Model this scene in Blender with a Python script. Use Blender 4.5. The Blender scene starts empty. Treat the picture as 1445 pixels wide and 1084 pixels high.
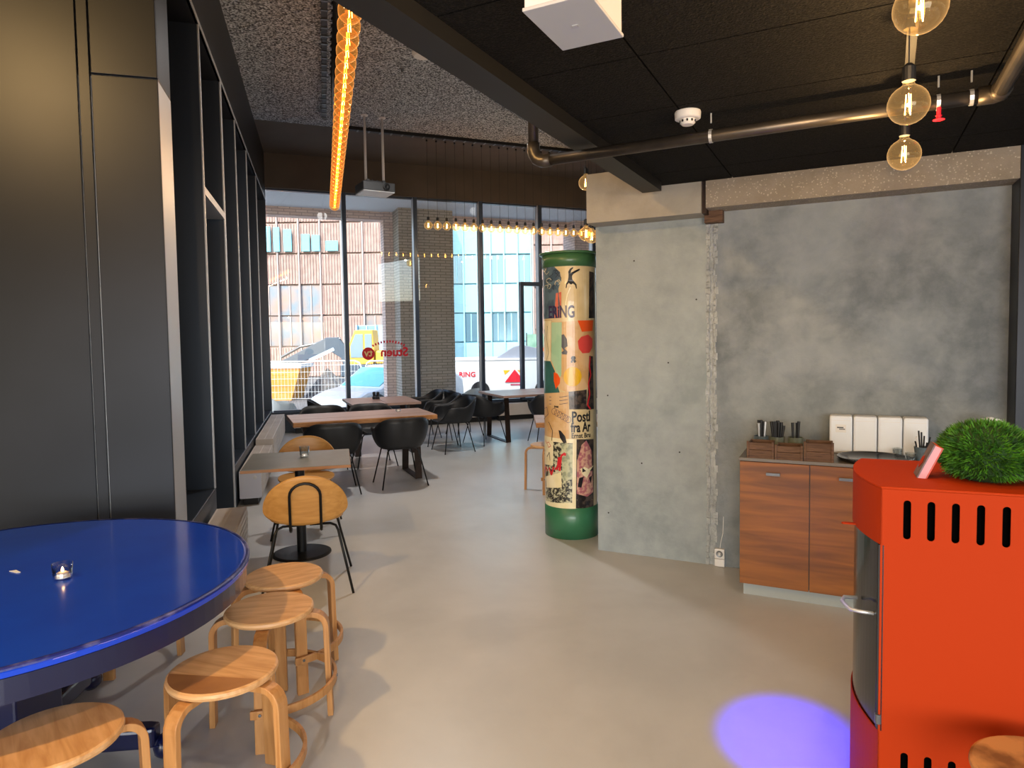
import bpy, bmesh, math, random
from mathutils import Vector, Matrix
random.seed(7)
C = bpy.context.scene.collection
S = bpy.context.scene
pi = math.pi
def sn(d): return math.sin(math.radians(d))
def cs(d): return math.cos(math.radians(d))

# ---------------------------------------------------------------- camera
cam = bpy.data.cameras.new('camera'); co = bpy.data.objects.new('camera', cam); C.objects.link(co)
cam.sensor_width = 36; cam.lens = 36*950/1445; cam.clip_start = .05; cam.clip_end = 300
pt = math.atan(.0513); rl = .0147
fw = Vector((0, math.cos(pt), -math.sin(pt))); r0 = Vector((1, 0, 0)); u0 = r0.cross(fw)
R_ = r0*math.cos(rl)-u0*math.sin(rl); U_ = u0*math.cos(rl)+r0*math.sin(rl)
m = Matrix((R_, U_, -fw)).transposed().to_4x4(); m.translation = (0, 0, 1.65)
co.matrix_world = m
cam.shift_y = -(542-525)/1445
S.camera = co
# ---------------------------------------------------------------- light
S.view_settings.view_transform = 'Standard'; S.view_settings.look = 'None'
S.view_settings.exposure = 0.5; S.view_settings.gamma = 1
S.view_settings.use_curve_mapping = False
W = bpy.data.worlds.new('sky'); S.world = W; W.use_nodes = True
nt = W.node_tree; bg = nt.nodes['Background']
sk = nt.nodes.new('ShaderNodeTexSky'); sk.sky_type = 'NISHITA'; sk.sun_disc = False
sk.sun_elevation = math.radians(42); sk.sun_rotation = math.radians(200); sk.air_density = 1.0; sk.dust_density = 2.2
nt.links.new(sk.outputs[0], bg.inputs[0]); bg.inputs[1].default_value = .46
def light(kind, name, loc, energy, color, **k):
    l = bpy.data.lights.new(name, kind); l.energy = energy; l.color = color
    o = bpy.data.objects.new(name, l); C.objects.link(o); o.location = loc
    for a, b in k.items():
        if a == 'to': o.rotation_euler = (Vector(b)-Vector(loc)).to_track_quat('-Z', 'Y').to_euler()
        else: setattr(l, a, b)
    return o
light('SUN', 'sun', (0, 0, 30), 3.0, (1, .93, .84), to=(4, 11, 15), angle=.02)
# added fill light behind the camera, standing in for presumed daylight
light('AREA', 'rear_daylight_fill', (.3, -2.6, 1.4), 125, (.93, .96, 1), to=(.6, 4, 1.1), shape='RECTANGLE', size=3.6, size_y=1.9)
for dx, dy, de in ((-.975, 7.90, 260), (1.55, 10.9, 90)):
    light('SPOT', 'disc_downlight', (dx, dy, 4.8), de, (1, .96, .92), to=(dx, dy, 0), spot_size=math.radians(165), spot_blend=1, shadow_soft_size=.12)
light('POINT', 'table_lamp_glow', (-2.6, 1.3, 3.75), 210, (1, .60, .22), shadow_soft_size=.08)
light('SPOT', 'blue_spot', (.35, 1.2, 2.5), 2400, (.0, .0, 1), to=(1.10, 2.66, 0), spot_size=math.radians(12), spot_blend=1, shadow_soft_size=.03)

# ---------------------------------------------------------------- materials
def lin(h):
    if isinstance(h, str):
        v = [int(h[i:i+2], 16)/255 for i in (0, 2, 4)]
        return tuple(((c+.055)/1.055)**2.4 if c > .04045 else c/12.92 for c in v)+(1,)
    return tuple(h)+(1,)
def mat(name, col, rough=.5, metal=0, col2=None, scale=8, stretch=(1, 1, 1), bump=0, bscale=None, detail=6, kind='noise', contrast=(.35, .65), emis=None, es=0, coat=0, spec=.5, trans=0):
    M = bpy.data.materials.new(name); M.use_nodes = True; n = M.node_tree; b = n.nodes['Principled BSDF']
    b.inputs['Base Color'].default_value = lin(col); b.inputs['Roughness'].default_value = rough; b.inputs['Metallic'].default_value = metal
    b.inputs['Specular IOR Level'].default_value = spec
    b.inputs['Coat Weight'].default_value = coat; b.inputs['Transmission Weight'].default_value = trans
    if emis: b.inputs['Emission Color'].default_value = lin(emis); b.inputs['Emission Strength'].default_value = es
    if col2 or bump:
        tc = n.nodes.new('ShaderNodeTexCoord'); mp = n.nodes.new('ShaderNodeMapping'); mp.inputs['Scale'].default_value = stretch
        n.links.new(tc.outputs['Object'], mp.inputs[0])
        def tex(sc):
            if kind == 'voronoi':
                t = n.nodes.new('ShaderNodeTexVoronoi'); t.inputs['Scale'].default_value = sc
            else:
                t = n.nodes.new('ShaderNodeTexNoise'); t.inputs['Scale'].default_value = sc; t.inputs['Detail'].default_value = detail; t.inputs['Distortion'].default_value = .6 if kind == 'wood' else 0
            n.links.new(mp.outputs[0], t.inputs['Vector']); return t
        if col2:
            t = tex(scale); r = n.nodes.new('ShaderNodeValToRGB'); r.color_ramp.elements[0].position = contrast[0]; r.color_ramp.elements[1].position = contrast[1]
            r.color_ramp.elements[0].color = lin(col); r.color_ramp.elements[1].color = lin(col2)
            n.links.new(t.outputs[0], r.inputs[0]); n.links.new(r.outputs[0], b.inputs['Base Color'])
        if bump:
            t = tex(bscale or scale); bp = n.nodes.new('ShaderNodeBump'); bp.inputs['Strength'].default_value = bump; bp.inputs['Distance'].default_value = .01
            n.links.new(t.outputs[0], bp.inputs['Height']); n.links.new(bp.outputs[0], b.inputs['Normal'])
    return M
def concrete(name, a, b_, c_, s1=.7, s2=6, s3=60, rough=.85, bump=.25, rvar=None, pits=.0):
    M = bpy.data.materials.new(name); M.use_nodes = True; n = M.node_tree; N = n.nodes; L = n.links; p = N['Principled BSDF']
    tc = N.new('ShaderNodeTexCoord')
    def noise(s, d=8, ds=0):
        t = N.new('ShaderNodeTexNoise'); t.inputs['Scale'].default_value = s; t.inputs['Detail'].default_value = d; t.inputs['Distortion'].default_value = ds
        t.inputs['Roughness'].default_value = .62
        L.new(tc.outputs['Object'], t.inputs['Vector']); return t
    n1, n2, n3 = noise(s1, 8, .25), noise(s2, 10, .2), noise(s3, 4)
    r1 = N.new('ShaderNodeValToRGB'); r1.color_ramp.elements[0].position = .42; r1.color_ramp.elements[1].position = .58
    r1.color_ramp.elements[0].color = lin(a); r1.color_ramp.elements[1].color = lin(b_); L.new(n1.outputs[0], r1.inputs[0])
    r2 = N.new('ShaderNodeValToRGB'); r2.color_ramp.elements[0].position = .4; r2.color_ramp.elements[1].position = .75
    r2.color_ramp.elements[0].color = (0, 0, 0, 1); r2.color_ramp.elements[1].color = (.8, .8, .8, 1); L.new(n2.outputs[0], r2.inputs[0])
    mx = N.new('ShaderNodeMixRGB'); L.new(r2.outputs[0], mx.inputs[0]); L.new(r1.outputs[0], mx.inputs[1]); mx.inputs[2].default_value = lin(c_)
    out = mx
    if pits:
        v = N.new('ShaderNodeTexVoronoi'); v.inputs['Scale'].default_value = 55; L.new(tc.outputs['Object'], v.inputs['Vector'])
        r3 = N.new('ShaderNodeValToRGB'); r3.color_ramp.elements[0].position = .12; r3.color_ramp.elements[1].position = .3
        r3.color_ramp.elements[0].color = (pits, pits, pits, 1); r3.color_ramp.elements[1].color = (0, 0, 0, 1); L.new(v.outputs[0], r3.inputs[0])
        m2 = N.new('ShaderNodeMixRGB'); L.new(r3.outputs[0], m2.inputs[0]); L.new(mx.outputs[0], m2.inputs[1]); m2.inputs[2].default_value = lin('d8cdb8'); out = m2
    L.new(out.outputs[0], p.inputs['Base Color']); p.inputs['Roughness'].default_value = rough
    if rvar:
        mr = N.new('ShaderNodeMapRange'); L.new(n2.outputs[0], mr.inputs[0]); mr.inputs[1].default_value = .3; mr.inputs[2].default_value = .7; mr.inputs[3].default_value = rvar[0]; mr.inputs[4].default_value = rvar[1]
        L.new(mr.outputs[0], p.inputs['Roughness'])
    ad = N.new('ShaderNodeMath'); ad.operation = 'ADD'; L.new(n2.outputs[0], ad.inputs[0]); L.new(n3.outputs[0], ad.inputs[1])
    bp = N.new('ShaderNodeBump'); bp.inputs['Strength'].default_value = bump; bp.inputs['Distance'].default_value = .01; L.new(ad.outputs[0], bp.inputs['Height']); L.new(bp.outputs[0], p.inputs['Normal'])
    return M
def brickmat(name, a, b_, mort, scale=1, bw=.23, bh=.06, rot=(pi/2, 0, 0)):
    M = bpy.data.materials.new(name); M.use_nodes = True; n = M.node_tree; N = n.nodes; L = n.links; p = N['Principled BSDF']
    tc = N.new('ShaderNodeTexCoord'); sp = N.new('ShaderNodeSeparateXYZ'); cb = N.new('ShaderNodeCombineXYZ'); ad = N.new('ShaderNodeMath'); ad.operation = 'ADD'
    L.new(tc.outputs['Object'], sp.inputs[0]); L.new(sp.outputs[0], ad.inputs[0]); L.new(sp.outputs[1], ad.inputs[1]); L.new(ad.outputs[0], cb.inputs[0]); L.new(sp.outputs[2], cb.inputs[1])
    t = N.new('ShaderNodeTexBrick'); t.inputs['Scale'].default_value = scale; t.inputs['Brick Width'].default_value = bw; t.inputs['Row Height'].default_value = bh; t.inputs['Mortar Size'].default_value = .008
    t.inputs['Color1'].default_value = lin(a); t.inputs['Color2'].default_value = lin(b_); t.inputs['Mortar'].default_value = lin(mort); L.new(cb.outputs[0], t.inputs[0])
    L.new(t.outputs[0], p.inputs['Base Color']); p.inputs['Roughness'].default_value = .9
    bp = N.new('ShaderNodeBump'); bp.inputs['Strength'].default_value = .5; bp.invert = True; L.new(t.outputs[1], bp.inputs['Height']); L.new(bp.outputs[0], p.inputs['Normal'])
    return M
def glassmat(name, tint=(1, 1, 1), refl=1.0, gl=(1, 1, 1), rough=0.0, glow=None, gs=0):
    M = bpy.data.materials.new(name); M.use_nodes = True; n = M.node_tree; N = n.nodes; L = n.links; N.remove(N['Principled BSDF'])
    tr = N.new('ShaderNodeBsdfTransparent'); tr.inputs[0].default_value = lin(tint); g = N.new('ShaderNodeBsdfGlossy'); g.inputs['Roughness'].default_value = rough; g.inputs[0].default_value = lin(gl)
    lw = N.new('ShaderNodeLayerWeight'); lw.inputs[0].default_value = .5; pw = N.new('ShaderNodeMath'); pw.operation = 'POWER'; pw.inputs[1].default_value = 4; L.new(lw.outputs['Facing'], pw.inputs[0])
    f = N.new('ShaderNodeMath'); f.operation = 'MULTIPLY_ADD'; f.inputs[1].default_value = .7; f.inputs[2].default_value = .045; L.new(pw.outputs[0], f.inputs[0]); mu = N.new('ShaderNodeMath'); mu.operation = 'MULTIPLY'; mu.inputs[1].default_value = refl; mu.use_clamp = True
    mx = N.new('ShaderNodeMixShader'); L.new(f.outputs[0], mu.inputs[0]); L.new(mu.outputs[0], mx.inputs[0]); L.new(tr.outputs[0], mx.inputs[1]); L.new(g.outputs[0], mx.inputs[2])
    if glow:
        em = N.new('ShaderNodeEmission'); em.inputs[0].default_value = lin(glow); em.inputs[1].default_value = gs; gm_ = N.new('ShaderNodeMath'); gm_.operation = 'MULTIPLY_ADD'; gm_.inputs[1].default_value = gs*1.6; gm_.inputs[2].default_value = gs*.35; L.new(pw.outputs[0], gm_.inputs[0]); L.new(gm_.outputs[0], em.inputs[1]); ads = N.new('ShaderNodeAddShader'); L.new(mx.outputs[0], ads.inputs[0]); L.new(em.outputs[0], ads.inputs[1]); mx = ads
    L.new(mx.outputs[0], N['Material Output'].inputs[0]); return M
def emit(name, col, s):
    M = bpy.data.materials.new(name); M.use_nodes = True; n = M.node_tree; n.nodes.remove(n.nodes['Principled BSDF'])
    e = n.nodes.new('ShaderNodeEmission'); e.inputs[0].default_value = lin(col); e.inputs[1].default_value = s; n.links.new(e.outputs[0], n.nodes['Material Output'].inputs[0]); return M

m_floor = concrete('polished_floor', 'b4b4b3', 'c3c3c2', 'bfbfbe', .6, 1.5, 25, bump=.0, rough=.34)
m_conc = concrete('cast_concrete', '676f75', '858d93', '959ca0', .9, 5, 70, bump=.35)
m_conc2 = concrete('smooth_concrete', '858f92', '969fa2', 'a0a8aa', 1.1, 7, 60, bump=.2)
m_beam = concrete('beam_concrete', '857b6c', '94897a', '9b9184', 1.4, 8, 90, bump=.5, pits=.55)
m_beam2 = concrete('beam_concrete_smooth', '8f8a80', 'a09b90', 'a6a198', 1.4, 5, 60, bump=.3)
m_seam = concrete('rough_mortar', 'a6acae', 'b4babc', '7f8587', 3, 20, 90, bump=.8)
m_wwl = mat('wood_wool_grey', '373c43', .95, col2='ccd6e0', scale=48, kind='noise', bump=.5, bscale=60, contrast=(.40, .66), detail=5)
m_wwd = mat('wood_wool_black', '050505', .95, col2='26231f', scale=120, bump=.9, bscale=130, contrast=(.45, .8), detail=3, spec=.2)
m_blk = mat('black_paint', '121110', .55)
m_soffit = mat('brown_grey_plaster', '4b443d', .8, col2='524a42', scale=2)
m_panel = mat('dark_metal_panel', '202329', .42, .65, col2='25282f', scale=1.2)
m_fin = mat('dark_fin_metal', '343d49', .36, .45)
m_steel = mat('brushed_steel', 'c3c6ca', .42, .6)
m_mull = mat('mullion_metal', '4c586a', .32, .6)
m_glass = glassmat('window_glass', (.97, .99, 1), 1.3)
m_clear = glassmat('clear_glass', (.93, .96, .97), 2.2)
m_amber = glassmat('amber_glass', (1, .84, .55), 1.0, (1, .85, .6), 0, (1, .60, .25), .22)
m_amberrow = glassmat('amber_glass_row', (1, .74, .38), 1.0, (1, .8, .5), 0, (1, .42, .10), .30)
m_fil = emit('filament_glow', (1, .50, .13), 60)
m_filbig = emit('filament_glow_near', (1, .58, .20), 28)
m_filrow = emit('filament_glow_row', (1, .42, .08), 46)
m_blue = mat('blue_lacquer', '0a3cc0', .2, col2='0b42ca', scale=3, coat=.25)
m_blued = mat('blue_lacquer_dark', '0c1238', .25, coat=.4)
m_wear = mat('worn_edge', '0a1a70', .4, col2='6a6aa0', scale=14, contrast=(.52, .70))
m_birch = mat('birch_ply', 'bf8e5a', .38, col2='d9ab78', scale=3, stretch=(1.5, 12, 12), kind='wood')
m_birch2 = mat('birch_leg', 'a9743f', .42, col2='c08c55', scale=3, stretch=(14, 14, 1), kind='wood')
m_worn = mat('worn_birch', '7c5632', .55, col2='c38e56', scale=6, contrast=(.42, .55))
m_oak = mat('oak_veneer', 'b07d3c', .42, col2='c18e4b', scale=3, stretch=(1.5, 14, 14), kind='wood')
m_bplas = mat('black_plastic', '17191d', .5)
m_bmet = mat('black_steel', '0d0d0e', .42, .3)
m_rust = mat('dark_iron', '3a2c26', .5, .6, col2='2a211e', scale=12)
m_plank = mat('oiled_plank', '9a7c6e', .36, col2='b5968a', scale=2, stretch=(1.2, 14, 14), kind='wood')
m_plankedge = mat('plank_edge', 'a9713f', .55, col2='c58c52', scale=4, stretch=(3, 3, 20), kind='wood')
m_walnut = mat('walnut_veneer', '673910', .45, col2='94591f', scale=2.2, stretch=(.7, .7, 9), kind='wood', contrast=(.3, .68))
m_laminate = mat('grey_laminate', '6d6863', .45)
m_graytop = mat('grey_linoleum', '6c6b63', .4, col2='74736b', scale=6)
m_edgewood = mat('beech_edge', '96673c', .5)
m_orange = mat('orange_paint', 'a33003', .65, spec=.12)
m_white = mat('white_plastic', 'd8d8d8', .45)
m_whpaper = mat('white_paper', 'dbe2ec', .7, bump=.15, scale=14)
m_rad = mat('beige_radiator', 'c6bdb5', .5, col2='d2cac2', scale=3)
m_radwhite = mat('white_radiator', 'd3d5e2', .5)
m_green = mat('green_enamel', '2f6b4c', .42, col2='35734f', scale=5, coat=.25)
m_greent = mat('green_enamel_top', '3f6a43', .35, coat=.3)
m_cream = mat('varnished_poster', 'cdb88a', .26, col2='dccaa0', scale=6, coat=.5)
m_cream2 = mat('pale_poster', 'e3d6a8', .28, col2='eee4c2', scale=8, coat=.5)
m_ink = mat('black_ink', '16141a', .3, coat=.4)
m_ink2 = mat('violet_ink', '3a2f52', .3, coat=.4)
def pcol(name, h, h2=None, sc=8): return mat(name, h, .28, col2=h2, scale=sc, coat=.4, contrast=(.44, .56))
m_iron = mat('pipe_iron', '5d564e', .38, .75, col2='4a4540', scale=8)
m_grass = mat('green_blades', '1f4a0c', .6, col2='4f8a1a', scale=30)
m_crate = mat('weathered_wood', '4a3426', .8, col2='6e5340', scale=5, stretch=(2, 2, 18), kind='wood')
m_door = mat('stove_glass', '101014', .14)
m_sgrey = mat('grey_metal', '6a6d70', .4, .6)
m_ceram = mat('glazed_ceramic', '5e665a', .35, col2='7b8172', scale=14)
m_ceramb = mat('blue_grey_ceramic', '4a5862', .35, col2='6b7b86', scale=14)
m_wax = mat('candle_wax', 'e9d5c2', .5)
m_flame = emit('candle_flame', (1, .55, .25), 12)
m_redsign = mat('red_vinyl', 'd8142c', .5, emis=None)

# ---------------------------------------------------------------- mesh helpers
class MB:
    def __init__(s): s.bm = bmesh.new()
    def _x(s, vs, M):
        if M is not None: bmesh.ops.transform(s.bm, matrix=M, verts=vs)
    def box(s, x0, x1, y0, y1, z0, z1, M=None):
        v = [s.bm.verts.new(p) for p in ((x0, y0, z0), (x1, y0, z0), (x1, y1, z0), (x0, y1, z0), (x0, y0, z1), (x1, y0, z1), (x1, y1, z1), (x0, y1, z1))]
        for f in ((0, 3, 2, 1), (4, 5, 6, 7), (0, 1, 5, 4), (1, 2, 6, 5), (2, 3, 7, 6), (3, 0, 4, 7)): s.bm.faces.new([v[i] for i in f])
        s._x(v, M); return s
    def prism(s, pts, z0, z1, M=None):
        a = [s.bm.verts.new((x, y, z0)) for x, y in pts]; b = [s.bm.verts.new((x, y, z1)) for x, y in pts]; n = len(pts)
        s.bm.faces.new(a[::-1]); s.bm.faces.new(b)
        for i in range(n): s.bm.faces.new((a[i], a[(i+1) % n], b[(i+1) % n], b[i]))
        s._x(a+b, M); return s
    def lathe(s, prof, n=24, M=None, cap=True):
        rings = []; allv = []
        for r, z in prof:
            if r < 1e-5: v = [s.bm.verts.new((0, 0, z))]
            else: v = [s.bm.verts.new((r*math.cos(2*pi*i/n), r*math.sin(2*pi*i/n), z)) for i in range(n)]
            rings.append(v); allv += v
        for a, b in zip(rings, rings[1:]):
            for i in range(n):
                j = (i+1) % n
                if len(a) == 1 and len(b) == 1: break
                if len(a) == 1: s.bm.faces.new((a[0], b[j], b[i]))
                elif len(b) == 1: s.bm.faces.new((a[i], a[j], b[0]))
                else: s.bm.faces.new((a[i], a[j], b[j], b[i]))
        if cap:
            if len(rings[0]) > 1: s.bm.faces.new(rings[0][::-1])
            if len(rings[-1]) > 1: s.bm.faces.new(rings[-1])
        s._x(allv, M); return s
    def tube(s, pts, r, n=10, M=None):
        P = [Vector(p) for p in pts]; rings = []; up = None
        for i, p in enumerate(P):
            d = ((P[min(i+1, len(P)-1)]-p).normalized()+(p-P[max(i-1, 0)]).normalized())
            d = d.normalized() if d.length > 1e-6 else Vector((0, 0, 1))
            if up is None:
                up = Vector((0, 0, 1)) if abs(d.z) < .9 else Vector((1, 0, 0))
            a = (up-d*up.dot(d)).normalized(); up = a; b = d.cross(a)
            rr = r[i] if isinstance(r, (list, tuple)) else r
            rings.append([s.bm.verts.new(p+(a*math.cos(2*pi*k/n)+b*math.sin(2*pi*k/n))*rr) for k in range(n)])
        for a, b in zip(rings, rings[1:]):
            for i in range(n): s.bm.faces.new((a[i], a[(i+1) % n], b[(i+1) % n], b[i]))
        s.bm.faces.new(rings[0][::-1]); s.bm.faces.new(rings[-1])
        s._x([v for q in rings for v in q], M); return s
    def bar(s, pts, w, t, side, M=None):
        # flat bar swept along pts; side = width direction
        P = [Vector(p) for p in pts]; sd = Vector(side).normalized(); rings = []
        for i, p in enumerate(P):
            d = (P[min(i+1, len(P)-1)]-P[max(i-1, 0)]).normalized(); nn = d.cross(sd).normalized()
            rings.append([s.bm.verts.new(p+sd*(w/2*a)+nn*(t/2*b)) for a, b in ((-1, -1), (1, -1), (1, 1), (-1, 1))])
        for a, b in zip(rings, rings[1:]):
            for i in range(4): s.bm.faces.new((a[i], a[(i+1) % 4], b[(i+1) % 4], b[i]))
        s.bm.faces.new(rings[0][::-1]); s.bm.faces.new(rings[-1]); s._x([v for q in rings for v in q], M); return s
    def grid(s, fn, nu, nv, closed=False, M=None):
        g = [[s.bm.verts.new(fn(i/(nu if closed else nu-1), j/(nv-1))) for j in range(nv)] for i in range(nu)]
        for i in range(nu if closed else nu-1):
            for j in range(nv-1): s.bm.faces.new((g[i][j], g[(i+1) % nu][j], g[(i+1) % nu][j+1], g[i][j+1]))
        s._x([v for q in g for v in q], M); return s
def build(mb, name, mt, parent=None, bevel=0, smooth=False, solid=0, subd=0, loc=None, rot=None):
    bm = mb.bm; bmesh.ops.recalc_face_normals(bm, faces=bm.faces)
    me = bpy.data.meshes.new(name); bm.to_mesh(me); bm.free(); me.materials.append(mt)
    o = bpy.data.objects.new(name, me); C.objects.link(o)
    if parent: o.parent = parent
    if loc: o.location = loc
    if rot: o.rotation_euler = rot
    if smooth:
        for p in me.polygons: p.use_smooth = True
    if solid: q = o.modifiers.new('s', 'SOLIDIFY'); q.thickness = solid; q.offset = 0
    if bevel: q = o.modifiers.new('b', 'BEVEL'); q.width = bevel; q.segments = 2; q.limit_method = 'ANGLE'; q.angle_limit = .9
    if subd: q = o.modifiers.new('d', 'SUBSURF'); q.levels = q.render_levels = subd
    return o
def tag(o, label=None, cat=None, group=None, kind=None):
    for k, v in (('label', label), ('category', cat), ('group', group), ('kind', kind)):
        if v: o[k] = v
    return o
def thing(name, label, cat, loc=(0, 0, 0), head=0, group=None):
    o = bpy.data.objects.new(name, None); o.empty_display_size = .1; C.objects.link(o); o.location = loc; o.rotation_euler = (0, 0, -math.radians(head))
    return tag(o, label, cat, group)
def struct(name, loc=(0, 0, 0), head=0):
    o = bpy.data.objects.new(name, None); C.objects.link(o); o.location = loc; o.rotation_euler = (0, 0, -math.radians(head)); o['kind'] = 'structure'; return o
def dup(root, loc, head, label=None):
    r = root.copy(); C.objects.link(r); r.location = loc; r.rotation_euler = (0, 0, -math.radians(head))
    if label: r['label'] = label
    for ch in list(root.children):
        c = ch.copy(); C.objects.link(c); c.parent = r
        for g in list(ch.children):
            d = g.copy(); C.objects.link(d); d.parent = c
    return r
def T(x, y, z, rz=0, ry=0, rx=0): return Matrix.Translation((x, y, z)) @ Matrix.Rotation(rz, 4, 'Z') @ Matrix.Rotation(ry, 4, 'Y') @ Matrix.Rotation(rx, 4, 'X')
def pl(ox, oy, head, x, y):   # local (x right, y forward) of a frame -> world
    return (ox+x*cs(head)+y*sn(head), oy-x*sn(head)+y*cs(head))
def flat2d(splines, ext, name='tmp'):
    cu = bpy.data.curves.new(name, 'CURVE'); cu.dimensions = '2D'; cu.fill_mode = 'BOTH'; cu.extrude = ext
    for sp in splines:
        q = cu.splines.new('POLY'); q.points.add(len(sp)-1); q.use_cyclic_u = True
        for i, (x, y) in enumerate(sp): q.points[i].co = (x, y, 0, 1)
    o = bpy.data.objects.new(name, cu); C.objects.link(o); bpy.context.view_layer.update()
    me = bpy.data.meshes.new_from_object(o.evaluated_get(bpy.context.evaluated_depsgraph_get())); bpy.data.objects.remove(o); return me
def textmesh(txt, size, ext=.002, bold=0, align='LEFT', squeeze=1, shear=0):
    cu = bpy.data.curves.new('t', 'FONT'); cu.body = txt; cu.size = size; cu.extrude = ext; cu.offset = bold; cu.align_x = align; cu.resolution_u = 3; cu.shear = shear
    o = bpy.data.objects.new('t', cu); C.objects.link(o); bpy.context.view_layer.update()
    me = bpy.data.meshes.new_from_object(o.evaluated_get(bpy.context.evaluated_depsgraph_get())); bpy.data.objects.remove(o)
    for v in me.vertices: v.co.x *= squeeze
    return me
def addmesh(me, name, mt, parent, M=None):
    if M is not None: me.transform(M)
    me.materials.clear(); me.materials.append(mt); o = bpy.data.objects.new(name, me); C.objects.link(o); o.parent = parent; return o

# ================================================================ SETTING
fl = build(MB().box(-7, 7, -4, 14.9, -.12, 0), 'floor', m_floor); tag(fl, kind='structure')
gr_m = concrete('street_gravel', '5b5a59', '6c6b69', '7c7a77', .4, 9, 30, bump=.6)
g = build(MB().box(-60, 60, 12, 90, -.4, -.2), 'ground', gr_m, loc=(0, 3, 0)); tag(g, kind='structure')

def clip(poly, lines):
    # lines: (px,py,nx,ny) keep (p-p0).n >= 0
    for px, py, nx, ny in lines:
        out = []
        for i in range(len(poly)):
            a, b = poly[i], poly[(i+1) % len(poly)]
            da = (a[0]-px)*nx+(a[1]-py)*ny; db = (b[0]-px)*nx+(b[1]-py)*ny
            if da >= 0: out.append(a)
            if (da >= 0) != (db >= 0): t = da/(da-db); out.append((a[0]+(b[0]-a[0])*t, a[1]+(b[1]-a[1])*t))
        poly = out
        if len(poly) < 3: return None
    return poly
def ceilgrid(parent, mt, org, head, pw, pd, z, th, region, gap=.005, nu=range(-8, 9), nv=range(-12, 14), stagger=0):
    for i in nu:
        for j in nv:
            x0, y0 = i*pw, j*pd+(stagger if i % 2 else 0)
            pts = [pl(org[0], org[1], head, x, y) for x, y in ((x0+gap, y0+gap), (x0+pw-gap, y0+gap), (x0+pw-gap, y0+pd-gap), (x0+gap, y0+pd-gap))]
            p = clip(pts, region)
            if not p: continue
            ar = abs(sum(p[k][0]*p[(k+1) % len(p)][1]-p[(k+1) % len(p)][0]*p[k][1] for k in range(len(p))))/2
            if ar < .01: continue
            build(MB().prism(p, z, z+th), 'ceiling_panel', mt, parent)
# light (high) ceiling, z 4.93
ZH = 4.93
ch = struct('ceiling')
build(MB().prism([(-7.2, -6), (7, -6), (7, 12.4), (5.2, 15.6), (-3.9, 12.4), (-7.2, 10)], ZH+.03, ZH+.12), 'ceiling_backing', m_blk, ch)
region = [(-2.739, 6.575, cs(-16), -sn(-16)), (-1.134, 11.2, sn(158), cs(158)), (5, 0, -1, 0), (0, 3, 0, 1)]
ceilgrid(ch, m_wwl, (-2.67, 7.17), 26, 1.2, .6, ZH, .03, region, nu=range(-4, 7), nv=range(-9, 12))
# dark strip of ceiling between the track and the window wall
build(MB().prism([pl(-1.134, 11.2, 68, .0, -4), pl(-1.134, 11.2, 68, .0, 7), pl(-1.134, 11.2, 68, -3.2, 7), pl(-1.134, 11.2, 68, -3.2, -4)], ZH, ZH+.03), 'ceiling_strip', m_soffit, ch)
# dark (low) ceiling
ZL = 2.68
cd = struct('ceiling')
ea, eb = (-.284, 2.381), (.910, 4.65)     # bulkhead lower edge, heading 27.8
hb = 27.76
build(MB().prism([pl(*ea, hb, .02, -8), pl(*ea, hb, 8, -8), pl(*ea, hb, 8, 6), pl(*ea, hb, .02, 6)][::1], ZL+.03, ZL+.1), 'ceiling_backing', m_blk, cd)
region = [(ea[0], ea[1], cs(hb), -sn(hb)), (1.406-.2*.44, 4.754-.2*.898, -.44, -.898), (6, 0, -1, 0), (0, -4, 0, 1)]
sc = (2.68-1.65)/(2.745-1.65)
build(MB().box(-7.3, -7.2, -5, 5, 0, ZH+.1), 'side_wall', m_panel, cd)
build(MB().box(-7.2, 7, -5.6, -5.4, 2.5, ZH+.1), 'rear_sky_blocker', m_soffit, cd)  # unseen header added to shut out sky light above the rear opening
ceilgrid(cd, m_wwd, (.804*sc, 3.28*sc), 26.9, 1.22, .61, ZL, .03, region, nu=range(-3, 5), nv=range(-12, 6), gap=.004)
# bulkhead trim and upstand
build(MB().box(0, .13, -8, 2.56, 2.62, ZL+.12), 'bulkhead_trim', m_blk, cd, loc=(ea[0], ea[1], 0), rot=(0, 0, -math.radians(hb)))
build(MB().box(0.0, .1, -8, 2.56, ZL+.12, ZH+.03), 'bulkhead', m_soffit, cd, loc=(ea[0], ea[1], 0), rot=(0, 0, -math.radians(hb)))

# concrete wall: heading 116.1 through (1.406,4.754); x = along, y = behind
WP = (1.406, 4.754); HW = 116.1
def wstruct(name): return struct(name, (WP[0], WP[1], 0), HW-90)
wr = wstruct('wall_right')     # local +x runs along the wall to the right, local +y goes behind it
build(MB().box(-.845, -.02, 0, .15, 0, 2.55), 'wall_slab', m_conc2, wr)
build(MB().box(.03, 1.85, 0, .15, 0, 2.55), 'wall_slab', m_conc, wr)
build(MB().box(-.02, .03, .012, .15, 0, 2.5), 'joint', m_seam, wr)
mbb = MB(); rnd = random.Random(3)
for k in range(60):
    z = k*.042
    mbb.box(-.03+rnd.uniform(-.008, .006), -.012+rnd.uniform(-.004, .01), -.004, .004, z, z+.05); mbb.box(.02+rnd.uniform(-.006, .006), .04+rnd.uniform(-.01, .012), -.005, .004, z, z+.05)
o = build(mbb, 'joint_ridge', m_seam, wr); o['kind'] = 'stuff'
build(MB().box(-.845, -.03, -.2, .15, 2.47, 2.82), 'lintel', m_beam2, wr)
build(MB().box(0.0, 1.85, -.2, .15, 2.5, 2.82), 'lintel', m_beam, wr)
build(MB().box(-.03, .0, -.17, .15, 2.47, 2.82), 'joint_fill', m_rust, wr)
build(MB().box(-.03, .09, -.08, -.0, 2.42, 2.5), 'wood_wedge', m_crate, wr)
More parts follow.
